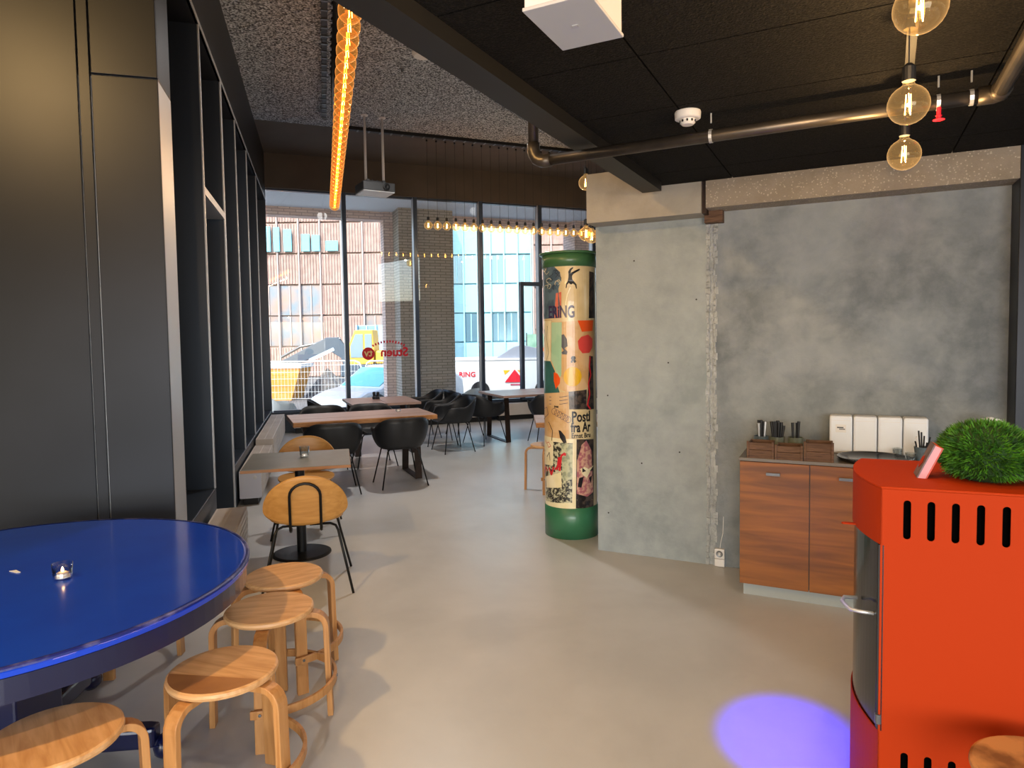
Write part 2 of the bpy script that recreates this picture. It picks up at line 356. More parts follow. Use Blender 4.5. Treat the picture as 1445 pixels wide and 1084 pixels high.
build(MB().box(-.6, 1.85, 0, .15, 2.82, ZH+.03), 'wall_slab', m_conc2, wr)
mbb = MB()
for x, z in ((-.76, .3), (-.76, 1.2), (-.3, 1.45), (-.55, 2.2), (-.22, .8), (-.5, .7), (-.1, 1.9)): mbb.lathe([(0, .002), (.006, .002), (.006, -.002)], 8, T(x, -.001, z, rx=pi/2))
o = build(mbb, 'pinhole', m_ink, wr); o['kind'] = 'stuff'
# dark metal pier at right frame edge
pr = struct('wall_right', (2.965, 3.985, 0), HW-90)
build(MB().box(-.02, .5, -.2, .3, 0, ZL+.05), 'pier_panel', m_panel, pr, bevel=.004)
build(MB().box(.5, 4, -.2, -.08, 0, ZL+.05), 'pier_panel', m_panel, pr, bevel=.004)
# far right wall of the high room
fr = struct('wall_far_right'); build(MB().box(5.2, 5.35, 3.6, 14.8, 0, ZH), 'wall_slab', m_conc2, fr)

# left facade: frame heading -16, origin on its front plane
LP = (-2.739, 6.575); HL = -16
wl = struct('wall_left', (LP[0], LP[1], 0), HL)
def fin(t, th=.035, z0=.43, z1=4.1, depth=.45, edge=.012):
    f = build(MB().box(-depth, -.012, t, t+th, z0, z1), 'fin', m_fin, wl)
    build(MB().box(-.012, 0, t, t+th, z0, z1), 'fin_edge', m_steel, f, bevel=.002)
for t in (1.05, 2.30, 3.70): fin(t)
fin(-1.30, .035, .48)
fin(-.10, .07, 0)
build(MB().box(-.6, -.45, -2.5, 5.6, .0, 4.2), 'back_panel', m_fin, wl)
build(MB().box(-.45, 0, .0, 5.45, 0, .43), 'plinth', m_fin, wl, bevel=.006)
build(MB().box(-.45, .0, -2.5, -1.27, 0, .48), 'plinth', m_fin, wl, bevel=.006)
build(MB().box(-.45, 0, -2.5, 5.6, 4.1, ZH+.02), 'fascia', m_panel, wl)
build(MB().box(-.02, .008, -2.5, 5.45, 4.1, 4.125), 'fascia_edge', m_steel, wl)
build(MB().box(-.45, 0, -1.27, -.10, 2.81, 2.87), 'niche_head', m_steel, wl)
# near pier, faces the camera
build(MB().box(-.4, 0, -2.83, -2.5, 0, 3.115), 'pier_casing', m_steel, wl, bevel=.004)
build(MB().box(-.4, 0, -2.83, -2.5, 3.121, ZH), 'pier_casing', m_panel, wl, bevel=.004)
np_ = struct('wall_left', (LP[0]-2.85*sn(-16), LP[1]-2.85*cs(-16), 0), 0)
np_.location = (*pl(*LP, HL, 0, -2.85), 0); np_.rotation_euler = (0, 0, math.radians(16))
xs = [(-3.6, -1.62), (-1.612, -.395), (-.389, -.335), (-.328, -.0)]
for x0, x1 in xs[:3]: build(MB().box(x0, x1, 0, .02, 0, ZH), 'wall_panel', m_panel, np_, bevel=.003)
build(MB().box(-.328, 0, 0, .02, 0, 3.115), 'wall_panel', m_panel, np_, bevel=.003)
build(MB().box(-.328, 0, 0, .02, 3.124, ZH), 'wall_panel', m_panel, np_, bevel=.003)
build(MB().box(-3.6, -.002, .021, .35, 0, ZH), 'wall_core', m_blk, np_)

# window wall: frame origin corner, heading 68 ; local y along wall, local x toward room
QP = (-4.28, 11.934); HQ = 68
ww = struct('wall_back', (QP[0], QP[1], 0), HQ)
build(MB().box(-.15, .05, -.6, 9.5, 4.33, ZH+.1), 'wall_header', m_soffit, ww)
build(MB().box(-.25, .02, -.4, 9.5, 0, .37), 'wall_sill', m_fin, ww, bevel=.004)
build(MB().box(-.3, .06, -.4, .0, 0, ZH), 'corner_post', m_fin, ww)
mts = [1.335, 2.66, 3.98, 5.25, 6.5, 7.8, 9.1]
prev = 0
for k, t in enumerate(mts):
    w = struct('window_%d' % (k+1), (QP[0], QP[1], 0), HQ)
    if k < 4 or k > 5:
        build(MB().box(-.085, -.075, prev+.03, t-.03, .4, 4.31), 'window_pane', m_glass, w)
    build(MB().box(-.13, .05, t-.025, t+.045, .37, 4.33), 'mullion', m_mull, w, bevel=.004)
    build(MB().box(-.09, .02, t-.03, t-.026, .37, 4.33), 'mullion_edge', m_steel, w)
    build(MB().box(-.12, -.03, prev+.03, t-.03, .37, .40), 'bottom_rail', m_mull, w)
    build(MB().box(-.12, -.03, prev+.03, t-.03, 4.305, 4.33), 'top_rail', m_mull, w)
    prev = t
# glass door in the pane behind the advertising column
d1 = struct('door_1', (QP[0], QP[1], 0), HQ)
for y0, y1, z0, z1 in ((4.80, 4.87, .0, 2.75), (5.62, 5.70, 0, 2.75), (4.80, 5.70, 2.69, 2.77), (4.80, 5.70, .0, .12)):
    build(MB().box(-.03, .08, y0, y1, max(z0, .37), z1) if z1 > .4 else MB().box(-.03, .08, y0, y1, .37, .42), 'door_frame', m_mull, d1, bevel=.003)
build(MB().box(.02, .03, 4.87, 5.62, .42, 2.69), 'door_pane', m_glass, d1)
build(MB().box(-.085, -.075, 5.3, 9.0, 2.8, 4.31), 'upper_pane', m_glass, d1)
build(MB().box(-.09, .06, 5.3, 9.1, 2.7, 2.82), 'transom', m_blk, d1)
build(MB().box(-.02, .0, 5.75, 6.6, .4, 2.7), 'door_leaf', m_blk, d1)

# ================================================================ TABLES & SEATS
def round_blue_table():
    t = thing('round_table', 'large round glossy blue table with dark blue apron and crossed feet', 'table', (-1.99, 2.56, 0), 0)
    R = .896
    build(MB().lathe([(0, .705), (R-.02, .705), (R, .712), (R+.002, .728), (R-.004, .738), (R-.02, .74), (0, .74)], 96), 'tabletop', m_blue, t, smooth=False)
    build(MB().lathe([(R-.012, .74), (R-.006, .7405), (R, .738), (R+.003, .732), (R+.002, .738), (R-.004, .7415), (R-.012, .7415)], 96, cap=False), 'worn_rim', m_wear, t)
    build(MB().lathe([(R-.05, .63), (R-.012, .63), (R-.012, .705), (R-.05, .705), (R-.05, .63)], 96, cap=False), 'apron', m_blued, t)
    build(MB().box(-.13, .13, -.13, .13, .1, .705), 'pedestal', m_blued, t, bevel=.01)
    for k in range(4):
        a = math.radians(5+90*k)
        l = build(MB().prism([(.1, -.05), (.52, -.04), (.56, -.03), (.56, .03), (.52, .04), (.1, .05)], .05, .13, T(0, 0, 0, a)), 'leg', m_blued, t, bevel=.012)
        build(MB().lathe([(0, 0), (.025, .0), (.045, .02), (.05, .045), (.04, .075), (.02, .09), (0, .09)], 16, T(.59*math.cos(a), .59*math.sin(a), 0)), 'ball_foot', m_blued, l, smooth=True)
round_blue_table()

def make_stool(z=.50, ring=True):
    t = thing('bentwood_stool', '', 'stool', (0, 0, 0), 0, 'round birch stools at the blue table')
    s = build(MB().lathe([(0, z-.028), (.168, z-.028), (.181, z-.024), (.185, z-.014), (.183, z-.004), (.176, z), (0, z)], 48), 'seat', m_birch, t, smooth=False, bevel=0)
    for k in range(4):
        a = math.radians(90*k); pts = []
        zt = z-.042
        pts += [(.06, 0, zt), (.14, 0, zt), (.175, 0, zt)]
        for i in range(1, 7):
            q = i/6*pi/2; pts.append((.175+.06*math.sin(q), 0, zt-.06+.06*math.cos(q)))
        pts += [(.238, 0, z*.5), (.245, 0, 0)]
        build(MB().bar(pts, .052, .024, (0, 1, 0), T(0, 0, 0, a)), 'leg', m_birch2, t, bevel=.003)
    if ring:
        a0, a1 = math.radians(-98), math.radians(98)
        pts = [(.268*math.cos(a0+(a1-a0)*i/36), .268*math.sin(a0+(a1-a0)*i/36), .17) for i in range(37)]
        r = build(MB().bar(pts, .034, .014, (0, 0, 1)), 'foot_ring', m_birch2, t, bevel=.002)
        for k in range(3):
            a = math.radians(90*k-90); build(MB().lathe([(0, 0), (.007, 0), (.006, .004), (0, .005)], 8, T(.274*math.cos(a), .274*math.sin(a), .17, a, pi/2)), 'bolt', m_sgrey, r)
    return t
st = make_stool()
SL = [(-1.14, 3.27, 35, 'birch stool farthest along the right side of the blue table, below the round-backed chair'),
      (-1.065, 2.86, 10, 'birch stool with darkened seat, second from the farthest at the blue table'),
      (-1.035, 2.32, -18, 'birch stool with a dark half-moon stain on its seat, nearer the camera'),
      (-1.37, 1.93, -50, 'pale birch stool at the bottom left corner overlapping the table edge')]
for i, (x, y, h, lb) in enumerate(SL):
    o = st if i == 0 else dup(st, (x, y, 0), h)
    o.location = (x, y, 0); o.rotation_euler = (0, 0, math.radians(h)); o['label'] = lb
o = dup(st, (-2.02, 3.47, 0), -95, 'birch stool half hidden behind the blue table, only its legs showing')
# stool at bottom right by the stove: worn seat
ws = dup(st, (1.385, 1.68, 0), 100, 'worn brown wooden stool at the bottom right in front of the orange stove')
del ws['group']
for c in ws.children:
    if c.name.startswith('seat'): c.data = c.data.copy(); c.data.materials[0] = m_worn
cs_ = dup(st, (.37, 7.2, 0), 10, 'bentwood stool half hidden behind the left of the poster column'); del cs_['group']
# stained half on the third stool: its own darker inlay
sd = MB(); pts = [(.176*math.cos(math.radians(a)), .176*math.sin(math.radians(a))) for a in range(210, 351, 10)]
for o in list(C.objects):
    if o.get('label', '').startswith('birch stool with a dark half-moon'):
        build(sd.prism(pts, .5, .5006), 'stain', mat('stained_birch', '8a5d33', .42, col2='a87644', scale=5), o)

def make_plychair():
    t = thing('plywood_chair', 'oak plywood chair with half-moon back and black hoop, back to the camera', 'chair', (0, 0, 0), 0)
    def seat(u, v):
        a = (2*u-1); x = .235*math.sin(a*pi/2); h = .215*max(0, 1-abs(math.sin(a*pi/2))**2.3)**.5; y = -h+2*h*v
        return (x, y, .455+.015*abs(y/.215)*(-1 if y > 0 else 1)+.012*(x/.235)**2)
    build(MB().grid(seat, 40, 14), 'seat', m_oak, t, smooth=True, solid=.012)
    def back(u, v):
        s_ = math.sin((2*u-1)*pi/2); x = .262*s_; k = max(0, 1-abs(s_)**2.1)
        z = .565-.10*k**.45+(.225*k**.52+.10*k**.45)*v
        y = -.235-.12*(z-.5)+.08*abs(s_)**2.4
        return (x, y, z)
    build(MB().grid(back, 48, 16), 'backrest', m_oak, t, smooth=True, solid=.012)
    hp = [(-.095, -.15, .425), (-.095, -.20, .42), (-.095, -.236, .44)]
    hp += [(-.095, -.262, .66)]
    for i in range(1, 10):
        q = pi-i*pi/10; hp.append((.095*math.cos(q), -.272-.018*math.sin(q), .66+.085*math.sin(q)))
    hp += [(.095, -.262, .66), (.095, -.236, .44), (.095, -.20, .42), (.095, -.15, .425)]
    build(MB().tube(hp, .009, 10), 'back_hoop', m_bmet, t, smooth=True)
    for sx in (-1, 1):
        for sy in (-1, 1):
            build(MB().tube([(.02*sx, .10*sy, .432), (.15*sx, .11*sy, .432), (.185*sx, .125*sy, .42), (.2*sx, .14*sy, .39), (.285*sx, .27*sy, 0)], .0085, 8), 'leg', m_bmet, t, smooth=True)
    return t
pc = make_plychair(); pc.location = (-1.40, 4.50, 0); pc.rotation_euler = (0, 0, math.radians(15))
dup(pc, (-1.80, 5.80, 0), 165, 'oak plywood chair facing the camera behind the small grey-topped table')

def small_table():
    t = thing('cafe_table', 'small square grey-topped table with wooden edge on a black column foot', 'table', (-1.65, 5.15, 0), -14.5)
    build(MB().box(-.38, .38, -.365, .365, .715, .736), 'table_edge', m_edgewood, t, bevel=.002)
    build(MB().box(-.377, .377, -.362, .362, .736, .74), 'tabletop', m_graytop, t)
    build(MB().lathe([(0, .01), (.036, .01), (.036, .70), (.12, .70), (.12, .715), (0, .715)], 28), 'column', m_bmet, t, smooth=False)
    build(MB().lathe([(0, 0), (.22, 0), (.22, .008), (.2, .014), (.04, .022), (0, .022)], 48), 'base', m_bmet, t)
small_table()

def plank_table(name, label, loc, head, w, d, z, n, th, frames, along='x'):
    t = thing(name, label, 'table', loc, head)
    for k in range(n):
        if along == 'x': b = MB().box(-w/2, w/2, -d/2+k*d/n+.0015, -d/2+(k+1)*d/n-.0015, z-th, z+(.001 if k % 2 else 0))
        else: b = MB().box(-w/2+k*w/n+.003, -w/2+(k+1)*w/n-.003, -d/2, d/2, z-th, z+(.001 if k % 2 else 0))
        build(b, 'plank', m_plank, t, bevel=.003)
    if along == 'x':
        b = MB(); xs = [-w/2+i*w/14 for i in range(15)]; rn = random.Random(5)
        lo = [(x, -d/2-.012-rn.uniform(0, .014)) for x in xs]
        b.prism(lo+[(w/2, -d/2+.002), (-w/2, -d/2+.002)], z-th-.002, z-.003); build(b, 'live_edge', m_plankedge, t, bevel=.004)
    for fx in frames:
        zt = z-th
        b = MB(); y0, y1 = -d*.36, d*.36
        b.bar([(fx, y0+.05, zt-.006), (fx, y0-.02, .012)], .08, .012, (1, 0, 0)); b.bar([(fx, y1-.05, zt-.006), (fx, y1+.02, .012)], .08, .012, (1, 0, 0))
        b.box(fx-.04, fx+.04, y0-.026, y1+.026, 0, .012); b.box(fx-.04, fx+.04, y0+.045, y1-.045, zt-.012, zt)
        build(b, 'leg_frame', m_rust, t)
    return t
plank_table('plank_table', 'long live-edge wooden plank table in the middle of the room, black chairs around', (-1.80, 7.96, 0), -23, 1.62, .84, .76, 3, .05, (-.6, .6))
plank_table('dining_table', 'square wooden table with two black grinders by the left windows', (-1.96, 9.96, 0), -21, .98, 1.1, .75, 2, .035, (-.4, .4), 'y')
plank_table('dining_table', 'wooden table on dark trapezoid frames by the windows left of the column', (.335, 11.15, 0), -23, 1.5, 1.12, .75, 2, .035, (-.62, .62), 'y')
plank_table('dining_table', 'brown wooden table half hidden behind the poster column and concrete wall', (1.12, 7.4, 0), 0, 1.75, .7, .75, 2, .05, (-.4, .7), 'x')

def make_tub():
    t = thing('tub_chair', '', 'chair', (0, 0, 0), 0, 'black tub chairs around the wooden tables')
    def rim(a):   # a=0 front (+y), pi back
        b = (1-math.cos(a))/2     # 0 front, 1 back
        s = min(1, max(0, (b-.03)/.22)); s = s*s*(3-2*s)
        q = min(1, max(0, (b-.55)/.40)); q = q*q*(3-2*q)
        return .462+.195*s+.13*q
    def shell(u, v):
        a = u*2*pi; w = min(1, v/.5); q = max(0, (v-.5)/.5)
        rx = .215*w+.075*math.sin(q*pi/2); ry = .205*w+.06*math.sin(q*pi/2)
        z = .43+.012*w**4+(rim(a)-.442)*(q**1.25)
        front = max(0, math.cos(a))
        ry2 = ry if math.cos(a) > 0 else ry*1.1
        e = 1+.14*abs(math.sin(2*a))
        return (rx*math.sin(a)*e, ry2*math.cos(a)*e-.02*q*(1-front), z)
    build(MB().grid(shell, 40, 15, True), 'seat_shell', m_bplas, t, smooth=True, solid=.014)
    for sx in (-1, 1):
        for sy in (-1, 1):
            build(MB().tube([(.03*sx, .13*sy, .425), (.15*sx, .14*sy, .425), (.175*sx, .155*sy, .40), (.26*sx, .235*sy, 0)], .008, 8), 'leg', m_bmet, t, smooth=True)
    return t
tub = make_tub()
TL = [(-1.95, 7.24, -20, 'black tub chair, back to the camera, left one in front of the long plank table'),
      (-1.29, 7.60, -24, 'black tub chair, back to the camera, right one in front of the long plank table'),
      (-2.43, 8.62, 160, 'black tub chair behind the left end of the long plank table'),
      (-1.83, 8.80, 157, 'black tub chair behind the middle of the long plank table'),
      (-2.66, 9.80, 72, 'black tub chair at the left side of the square table with grinders'),
      (-1.50, 11.25, -112, 'bluish-lit tub chair near the window behind the square table with grinders'),
      (-.88, 9.82, -118, 'black tub chair facing left at the right side of the square table with grinders'),
      (-1.14, 10.50, -105, 'black tub chair partly hidden behind the chair right of the square table'),
      (-.83, 11.45, 62, 'black tub chair farther back at the left side of the window table'),
      (-.44, 10.52, 48, 'black tub chair nearer the camera at the left of the window table'),
      (.55, 10.5, -15, 'black tub chair mostly hidden behind the poster column')]
for i, (x, y, h, lb) in enumerate(TL):
    o = tub if i == 0 else dup(tub, (x, y, 0), h)
    o.location = (x, y, 0); o.rotation_euler = (0, 0, -math.radians(h)); o['label'] = lb
m_wtub = mat('white_shell', 'c9d2d2', .5)
for (x, y, h, lb) in ((-4.5, 13.1, 60, 'white tub chair outside the leftmost window'), (-1.0, 14.4, -60, 'white tub chair outside the window behind the black chairs')):
    o = dup(tub, (x, y, -.2), h, lb); o['group'] = 'white tub chairs outside'
    for c in o.children:
        if c.name.startswith('seat_shell'): c.data = c.data.copy(); c.data.materials[0] = m_wtub

# ---------------------------------------------------------------- table-top things
def tumbler(loc, r, h, label, lit=True):
    t = thing('candle_glass', label, 'candle holder', loc)
    build(MB().lathe([(r*.88, 0), (r, h), (r-.003, h), (r*.85, .008), (0, .008)], 32, cap=False), 'glass', m_clear, t, smooth=True)
    build(MB().lathe([(0, .008), (r*.84, .008), (r*.84, .011), (0, .011)], 24), 'glass_base', m_white, t)
    c = build(MB().lathe([(0, .011), (.019, .011), (.02, .024), (.015, .027), (0, .026)], 20), 'tealight', m_wax, t)
    if lit: build(MB().lathe([(0, .027), (.005, .032), (.004, .04), (0, .05)], 12), 'flame', m_flame, c, smooth=True)
tumbler((-1.755, 2.57, .74), .036, .062, 'clear glass with a lit tealight on the blue table')
tumbler((-1.63, 5.22, .74), .038, .085, 'clear glass with a tealight on the small grey-topped table', False)
tumbler((-1.40, 8.22, .762), .035, .03, 'low clear glass with a tealight on the long plank table', False)
c = thing('napkin_scrap', 'small white paper scrap at the left edge of the blue table', 'paper', (-2.03, 2.66, .741), 30)
build(MB().prism([(0, 0), (.05, .004), (.055, .016), (.01, .02)], 0, .002), 'sheet', m_whpaper, c)
for k, (x, y) in enumerate(((-2.085, 10.13), (-2.025, 10.11))):
    t = thing('grinder', 'small black %s grinder on the square window table' % (('left', 'right')[k],), 'grinder', (x, y, .75), 0, 'pair of grinders')
    build(MB().lathe([(0, 0), (.028, 0), (.028, .035), (.017, .05), (.024, .075), (.022, .08), (0, .08)], 20), 'body', m_bplas, t, smooth=False)
    build(MB().lathe([(0, .08), (.023, .08), (.026, .095), (.02, .11), (0, .113)], 20), 'cap', m_bplas, t, smooth=True)

# ---------------------------------------------------------------- radiators
def radiator(label, x0, x1, t0, t1, z0, z1, endwhite=False, org=LP, head=HL, base=True):
    t = thing('radiator', label, 'radiator', (*pl(*org, head, (x0+x1)/2, t0), 0), head)
    w = (x1-x0)/2; L = t1-t0
    build(MB().box(-w, w, 0.012, L, z0, z1-.02), 'casing', m_rad, t, bevel=.004)
    build(MB().box(-w, w, 0, .012, z0, z1), 'end_panel', m_radwhite if endwhite else m_rad, t)
    b = MB(); n = int(L/.02)
    for k in range(n): b.box(-w+.012, -.006, .012+k*.02, .012+k*.02+.011, z1-.02, z1); b.box(.006, w-.012, .012+k*.02, .012+k*.02+.011, z1-.02, z1)
    o = build(b, 'grille_slats', m_rad, t); o['kind'] = 'stuff'
    build(MB().box(-w, -w+.012, .012, L, z1-.02, z1).box(w-.012, w, .012, L, z1-.02, z1).box(-.006, .006, .012, L, z1-.02, z1), 'grille_frame', m_rad, t)
    b = MB()
    for k in range(5): b.box(w, w+.004, .02, L-.01, z0+.03+k*(z1-z0-.05)/5, z0+.03+(k+.8)*(z1-z0-.05)/5)
    build(b, 'side_panel', m_rad, t)
    if base: build(MB().box(-w+.03, w-.04, .03, L-.03, 0, z0), 'foot', m_blk, t)
    if endwhite:
        build(MB().lathe([(0, 0), (.017, 0), (.017, .012), (0, .014)], 20, T(.045, 0, z1-.06, rx=pi/2)), 'thermostat_knob', m_white, t)
radiator('low beige radiator box with slotted top beside the blue table', .03, .25, -2.6, -1.5, .08, .36)
radiator('low radiator box with white end panel and knob below the small table', .02, .23, .10, 1.9, .07, .34, True)
radiator('low beige radiator box in the left corner beneath the fins', .02, .23, 2.0, 5.0, .08, .40)
for k, (a, b) in enumerate(((.35, 1.3), (1.5, 4.1), (4.2, 6.6))):
    radiator('low beige panelled radiator under the %s window panes' % (('leftmost', 'middle', 'rightmost')[k]), .08, .25, a, b, .10, .33, org=QP, head=HQ)

# ---------------------------------------------------------------- advertising column
CX0, CY0, CR = .485, 5.61, .218
def poster_column():
    t = thing('poster_column', 'green advertising column covered with varnished old posters', 'column', (CX0, CY0, 0), 0)
    build(MB().lathe([(0, 0), (CR, 0), (CR, 2.33), (0, 2.33)], 96), 'shaft', m_cream, t, smooth=False)
    build(MB().lathe([(CR, .0), (CR+.006, 0), (CR+.006, .255), (CR, .258)], 96, cap=False), 'base_band', m_green, t, smooth=True)
    build(MB().lathe([(CR, 2.212), (CR+.006, 2.212), (CR+.006, 2.32), (CR, 2.32)], 96, cap=False), 'top_band', m_greent, t, smooth=True)
    build(MB().lathe([(CR, 2.315), (CR+.026, 2.318), (CR+.03, 2.325), (CR+.026, 2.334), (CR-.02, 2.336), (0, 2.336)], 96), 'rim', m_greent, t, smooth=True)
    # wrap: s in metres along the surface, 0 = the point facing the camera, positive right
    d0 = math.atan2(-CY0, -CX0)
    dep = CY0-CR*.55
    def px2(x, y):   # photo measurements taken once on the column -> surface coordinates
        ax = 800.8+(y-478)*.018
        q = max(-.985, min(.985, (x-ax)/36.6)); th = math.asin(q)
        d = CY0-CR*math.cos(th)*.98
        z = 1.65-(y-477.5)*d/950*.992
        return th, z
    def place(th, z, r):
        a = d0+th; return Vector((r*math.cos(a), r*math.sin(a), z))
    cnt = [0]
    def wrapmesh(me, name, mt, h=.0015):
        cnt[0] += 1
        for v in me.vertices:
            th = v.co.x; r = CR+h+(.0008 if v.co.z > 0 else -.0012); v.co = place(th, v.co.y, r)
        me.materials.clear(); me.materials.append(mt); o = bpy.data.objects.new(name, me); C.objects.link(o); o.parent = t; return o
    def subdiv_poly(pts):   # polygon in (px,py); split into vertical strips so that it bends
        th = [px2(*p) for p in pts]; xs = [a for a, _ in th]; lo, hi = min(xs), max(xs); n = max(1, int((hi-lo)/.10)); out = []
        for k in range(n):
            a, b = lo+(hi-lo)*k/n, lo+(hi-lo)*(k+1)/n
            p = clip(th, [(a, 0, 1, 0), (b, 0, -1, 0)])
            if p: out.append(p)
        return out
    def patch(name, pts, mt, h=.0015):
        mb = MB()
        for p in subdiv_poly(pts):
            v = [mb.bm.verts.new((x, y, 0)) for x, y in p]; w = [mb.bm.verts.new((x, y, 1)) for x, y in p]
            mb.bm.faces.new(w); n = len(p)
            for i in range(n): mb.bm.faces.new((v[i], v[(i+1) % n], w[(i+1) % n], w[i]))
        me = bpy.data.meshes.new(name); bmesh.ops.remove_doubles(mb.bm, verts=mb.bm.verts, dist=1e-5); mb.bm.to_mesh(me); mb.bm.free()
        return wrapmesh(me, name, mt, h)
    def stroke(name, pts, w, mt, h=.005):
        P = [Vector((*px2(*p),)) for p in pts]; mb = MB()
        for a, b in zip(P, P[1:]):
            d = Vector(((b.x-a.x)*CR, b.y-a.y)); 
            if d.length < 1e-6: continue
            d.normalize(); nn = Vector((-d.y/CR, d.x))*w/2
            q = [mb.bm.verts.new((*c, 1)) for c in (a-nn, b-nn, b+nn, a+nn)]; mb.bm.faces.new(q)
        me = bpy.data.meshes.new(name); mb.bm.to_mesh(me); mb.bm.free(); return wrapmesh(me, name, mt, h)
    def text(txt, x, y, size, mt, bold=0, sq=1, rot=0, h=.0055, shear=0):
        me = textmesh(txt, size, .001, bold, 'LEFT', sq, shear); th, z = px2(x, y); c, s = math.cos(rot), math.sin(rot)
        for v in me.vertices:
            a, b = v.co.x, v.co.y; a, b = a*c-b*s, a*s+b*c; v.co.x = th+a/CR; v.co.y = z+b
        return wrapmesh(me, 'lettering', mt, h)
    salmon = pcol('poster_salmon', 'd9765c', 'c9604a'); gry = pcol('poster_blue_grey', '5c7280', '46596a', 14); mint = pcol('poster_mint', '9cc3a2', 'a9caa9')
    ora = pcol('poster_orange', 'e2561a'); red = pcol('poster_red', 'd1453f'); yel = pcol('poster_yellow', 'dfb01c'); teal = pcol('poster_teal', '3c6f6a', '35635f')
    navy = pcol('poster_navy', '1f2440'); dark = pcol('poster_dark', '1d1a1c', '4b3f38', 30); crim = pcol('poster_crimson', 'c8202c'); pinkp = pcol('poster_pink_photo', 'a8616c', 'd0a58e', 34)
    grave = pcol('poster_etching', '2c2c26', 'c2c0a0', 40); moss = pcol('poster_moss', '8d9378', 'b9bb98', 26); tan = pcol('poster_tan', 'c99f68', 'd3b083'); wht = pcol('poster_white', 'd9dcd6', 'b8bcb8', 20)
    # ---- top poster
    patch('poster', [(761, 377), (833, 377), (833, 452), (761, 452)], m_cream, .001)
    patch('poster_torn', [(758, 380), (768, 380), (770, 452), (758, 450)], salmon, .002)
    patch('poster_print', [(763, 378), (779, 378), (787, 386), (789, 398), (785, 410), (787, 430), (787, 451), (764, 452)], gry, .0022)
    patch('poster_print', [(782, 416), (789, 414), (789, 451), (780, 451)], salmon, .0024)
    patch('poster_edge', [(826, 386), (832, 388), (834, 452), (826, 452)], dark, .003)
    rn = random.Random(11)
    for k in range(16):
        x, y = 764+rn.random()*22, 380+rn.random()*30; a = rn.random()*6
        p = [(x+(2+rn.random()*2)*math.cos(a+i*.7), y+(2+3*rn.random())*math.sin(a+i*.7)) for i in range(7)]
        stroke('scribble', p, .0035, m_cream2 if k % 2 else m_ink, .004)
    # diving acrobat silhouette
    fig = [(798, 386), (800, 382), (804, 379.5), (804.5, 381), (802, 384), (801, 388), (806, 385), (811, 382.5), (813, 382), (813.3, 384), (810, 386), (805, 389), (803, 392), (803.5, 397), (806, 400), (809, 404), (809.5, 410), (808.3, 410), (807, 405), (804, 402.5), (802.5, 404), (800.5, 403.5), (799, 401.5), (797, 404), (796, 409), (794.8, 409), (795.2, 403), (797.5, 399), (798.3, 394), (798.5, 390)]
    me = flat2d([[px2(*p) for p in fig]], .0005)
    for v in me.vertices: v.co.z = 1
    wrapmesh(me, 'acrobat_print', m_ink, .004)
    stroke('tear', [(801, 408), (797, 418), (795, 430), (795, 436)], .006, m_cream2, .003)
    text('ERiNG', 772.5, 450.5, .135, m_ink2, .003, .60)
    stroke('torn_letter', [(764, 430), (763, 441), (766, 449)], .006, m_ink2)
    text('A CIRCUS ON TOUR', 776, 456, .011, m_ink2, 0, .9) if False else stroke('caption_line', [(776, 454.5), (823, 454)], .004, pcol('caption_ink', '8a6a4a', 'd2b78a', 120))
    # ---- abstract poster
    patch('poster', [(775, 457), (833, 455), (833, 545), (820, 553), (796, 556), (775, 545)], tan, .0012)
    patch('poster', [(758, 455), (775, 455), (775, 512), (760, 512)], m_cream2, .0016)
    stroke('drawn_line', [(763, 473), (767, 467), (768, 476), (764, 486), (763, 498), (766, 508)], .004, m_ink2)
    stroke('drawn_line', [(771, 462), (770, 480), (773, 500), (770, 511)], .003, m_ink)
    patch('colour_patch', [(776, 457), (790, 457), (790, 532), (787, 537), (780, 520), (776, 510)], mint, .0026)
    patch('colour_patch', [(811, 455), (832, 455), (831, 470), (817, 471)], ora, .003)
    patch('colour_patch', [(811.5, 484), (816, 478), (825, 475), (831, 481), (831, 493), (827, 501), (818, 501.5), (813, 495)], red, .003)
    patch('colour_patch', [(790, 475), (793, 474), (797, 481), (798, 491), (794, 494), (798, 499), (797, 503), (791, 502.5), (790, 500), (793, 497), (790, 492)], navy, .0034)
    yc = [(805+12*math.cos(a*pi/12), 534.5+14*math.sin(a*pi/12)) for a in range(24)]
    patch('colour_patch', yc, yel, .003)
    text('et', 803.5, 505, .066, m_ink, .003, .95, -pi/2*1.06)
    patch('colour_patch', [(762, 511), (775, 512), (781, 526), (784, 545), (788, 557), (764, 558)], teal, .0028)
    patch('colour_patch', [(780, 528), (785, 530), (788.5, 537), (788, 544), (783, 552), (780, 540)], ora, .0034)
    patch('poster_edge', [(827, 505), (832, 506), (834, 583), (824, 583), (826, 545)], dark, .0036)
    stroke('crimson_stroke', [(828, 506), (827, 520), (829, 532), (826, 545), (828, 560), (825, 575), (829, 581)], .014, crim, .0048)
    # ---- lower posters
    patch('poster', [(763, 558), (800, 556), (801, 640), (766, 640)], tan, .0018)
    for y in (562, 567, 572): stroke('drawn_line', [(764, y), (775, y+1.4), (790, y+1.6), (799, y)], .004, m_ink2)
    text('tren', 781, 578.5, .03, m_ink, .0008, .8)
    for c in range(6):
        cx_, cy_ = 781+c*3.8, 584+c*2.4; stroke('ring_print', [(cx_+3.4*math.cos(a), cy_+4.6*math.sin(a)) for a in [i*.7 for i in range(10)]], .003, m_ink2)
    stroke('drawn_line', [(764, 580), (771, 578), (773, 588), (768, 593), (765, 588)], .005, m_ink2); stroke('drawn_line', [(765, 594), (774, 600), (779, 612), (778, 626)], .006, m_ink)
    patch('brush_mark', [(787, 611), (790, 612), (796, 620), (798, 629), (794, 630), (789, 622)], m_ink, .004)
    patch('photo_print', [(800, 556), (824, 553), (824, 581), (801, 581)], dark, .0034)
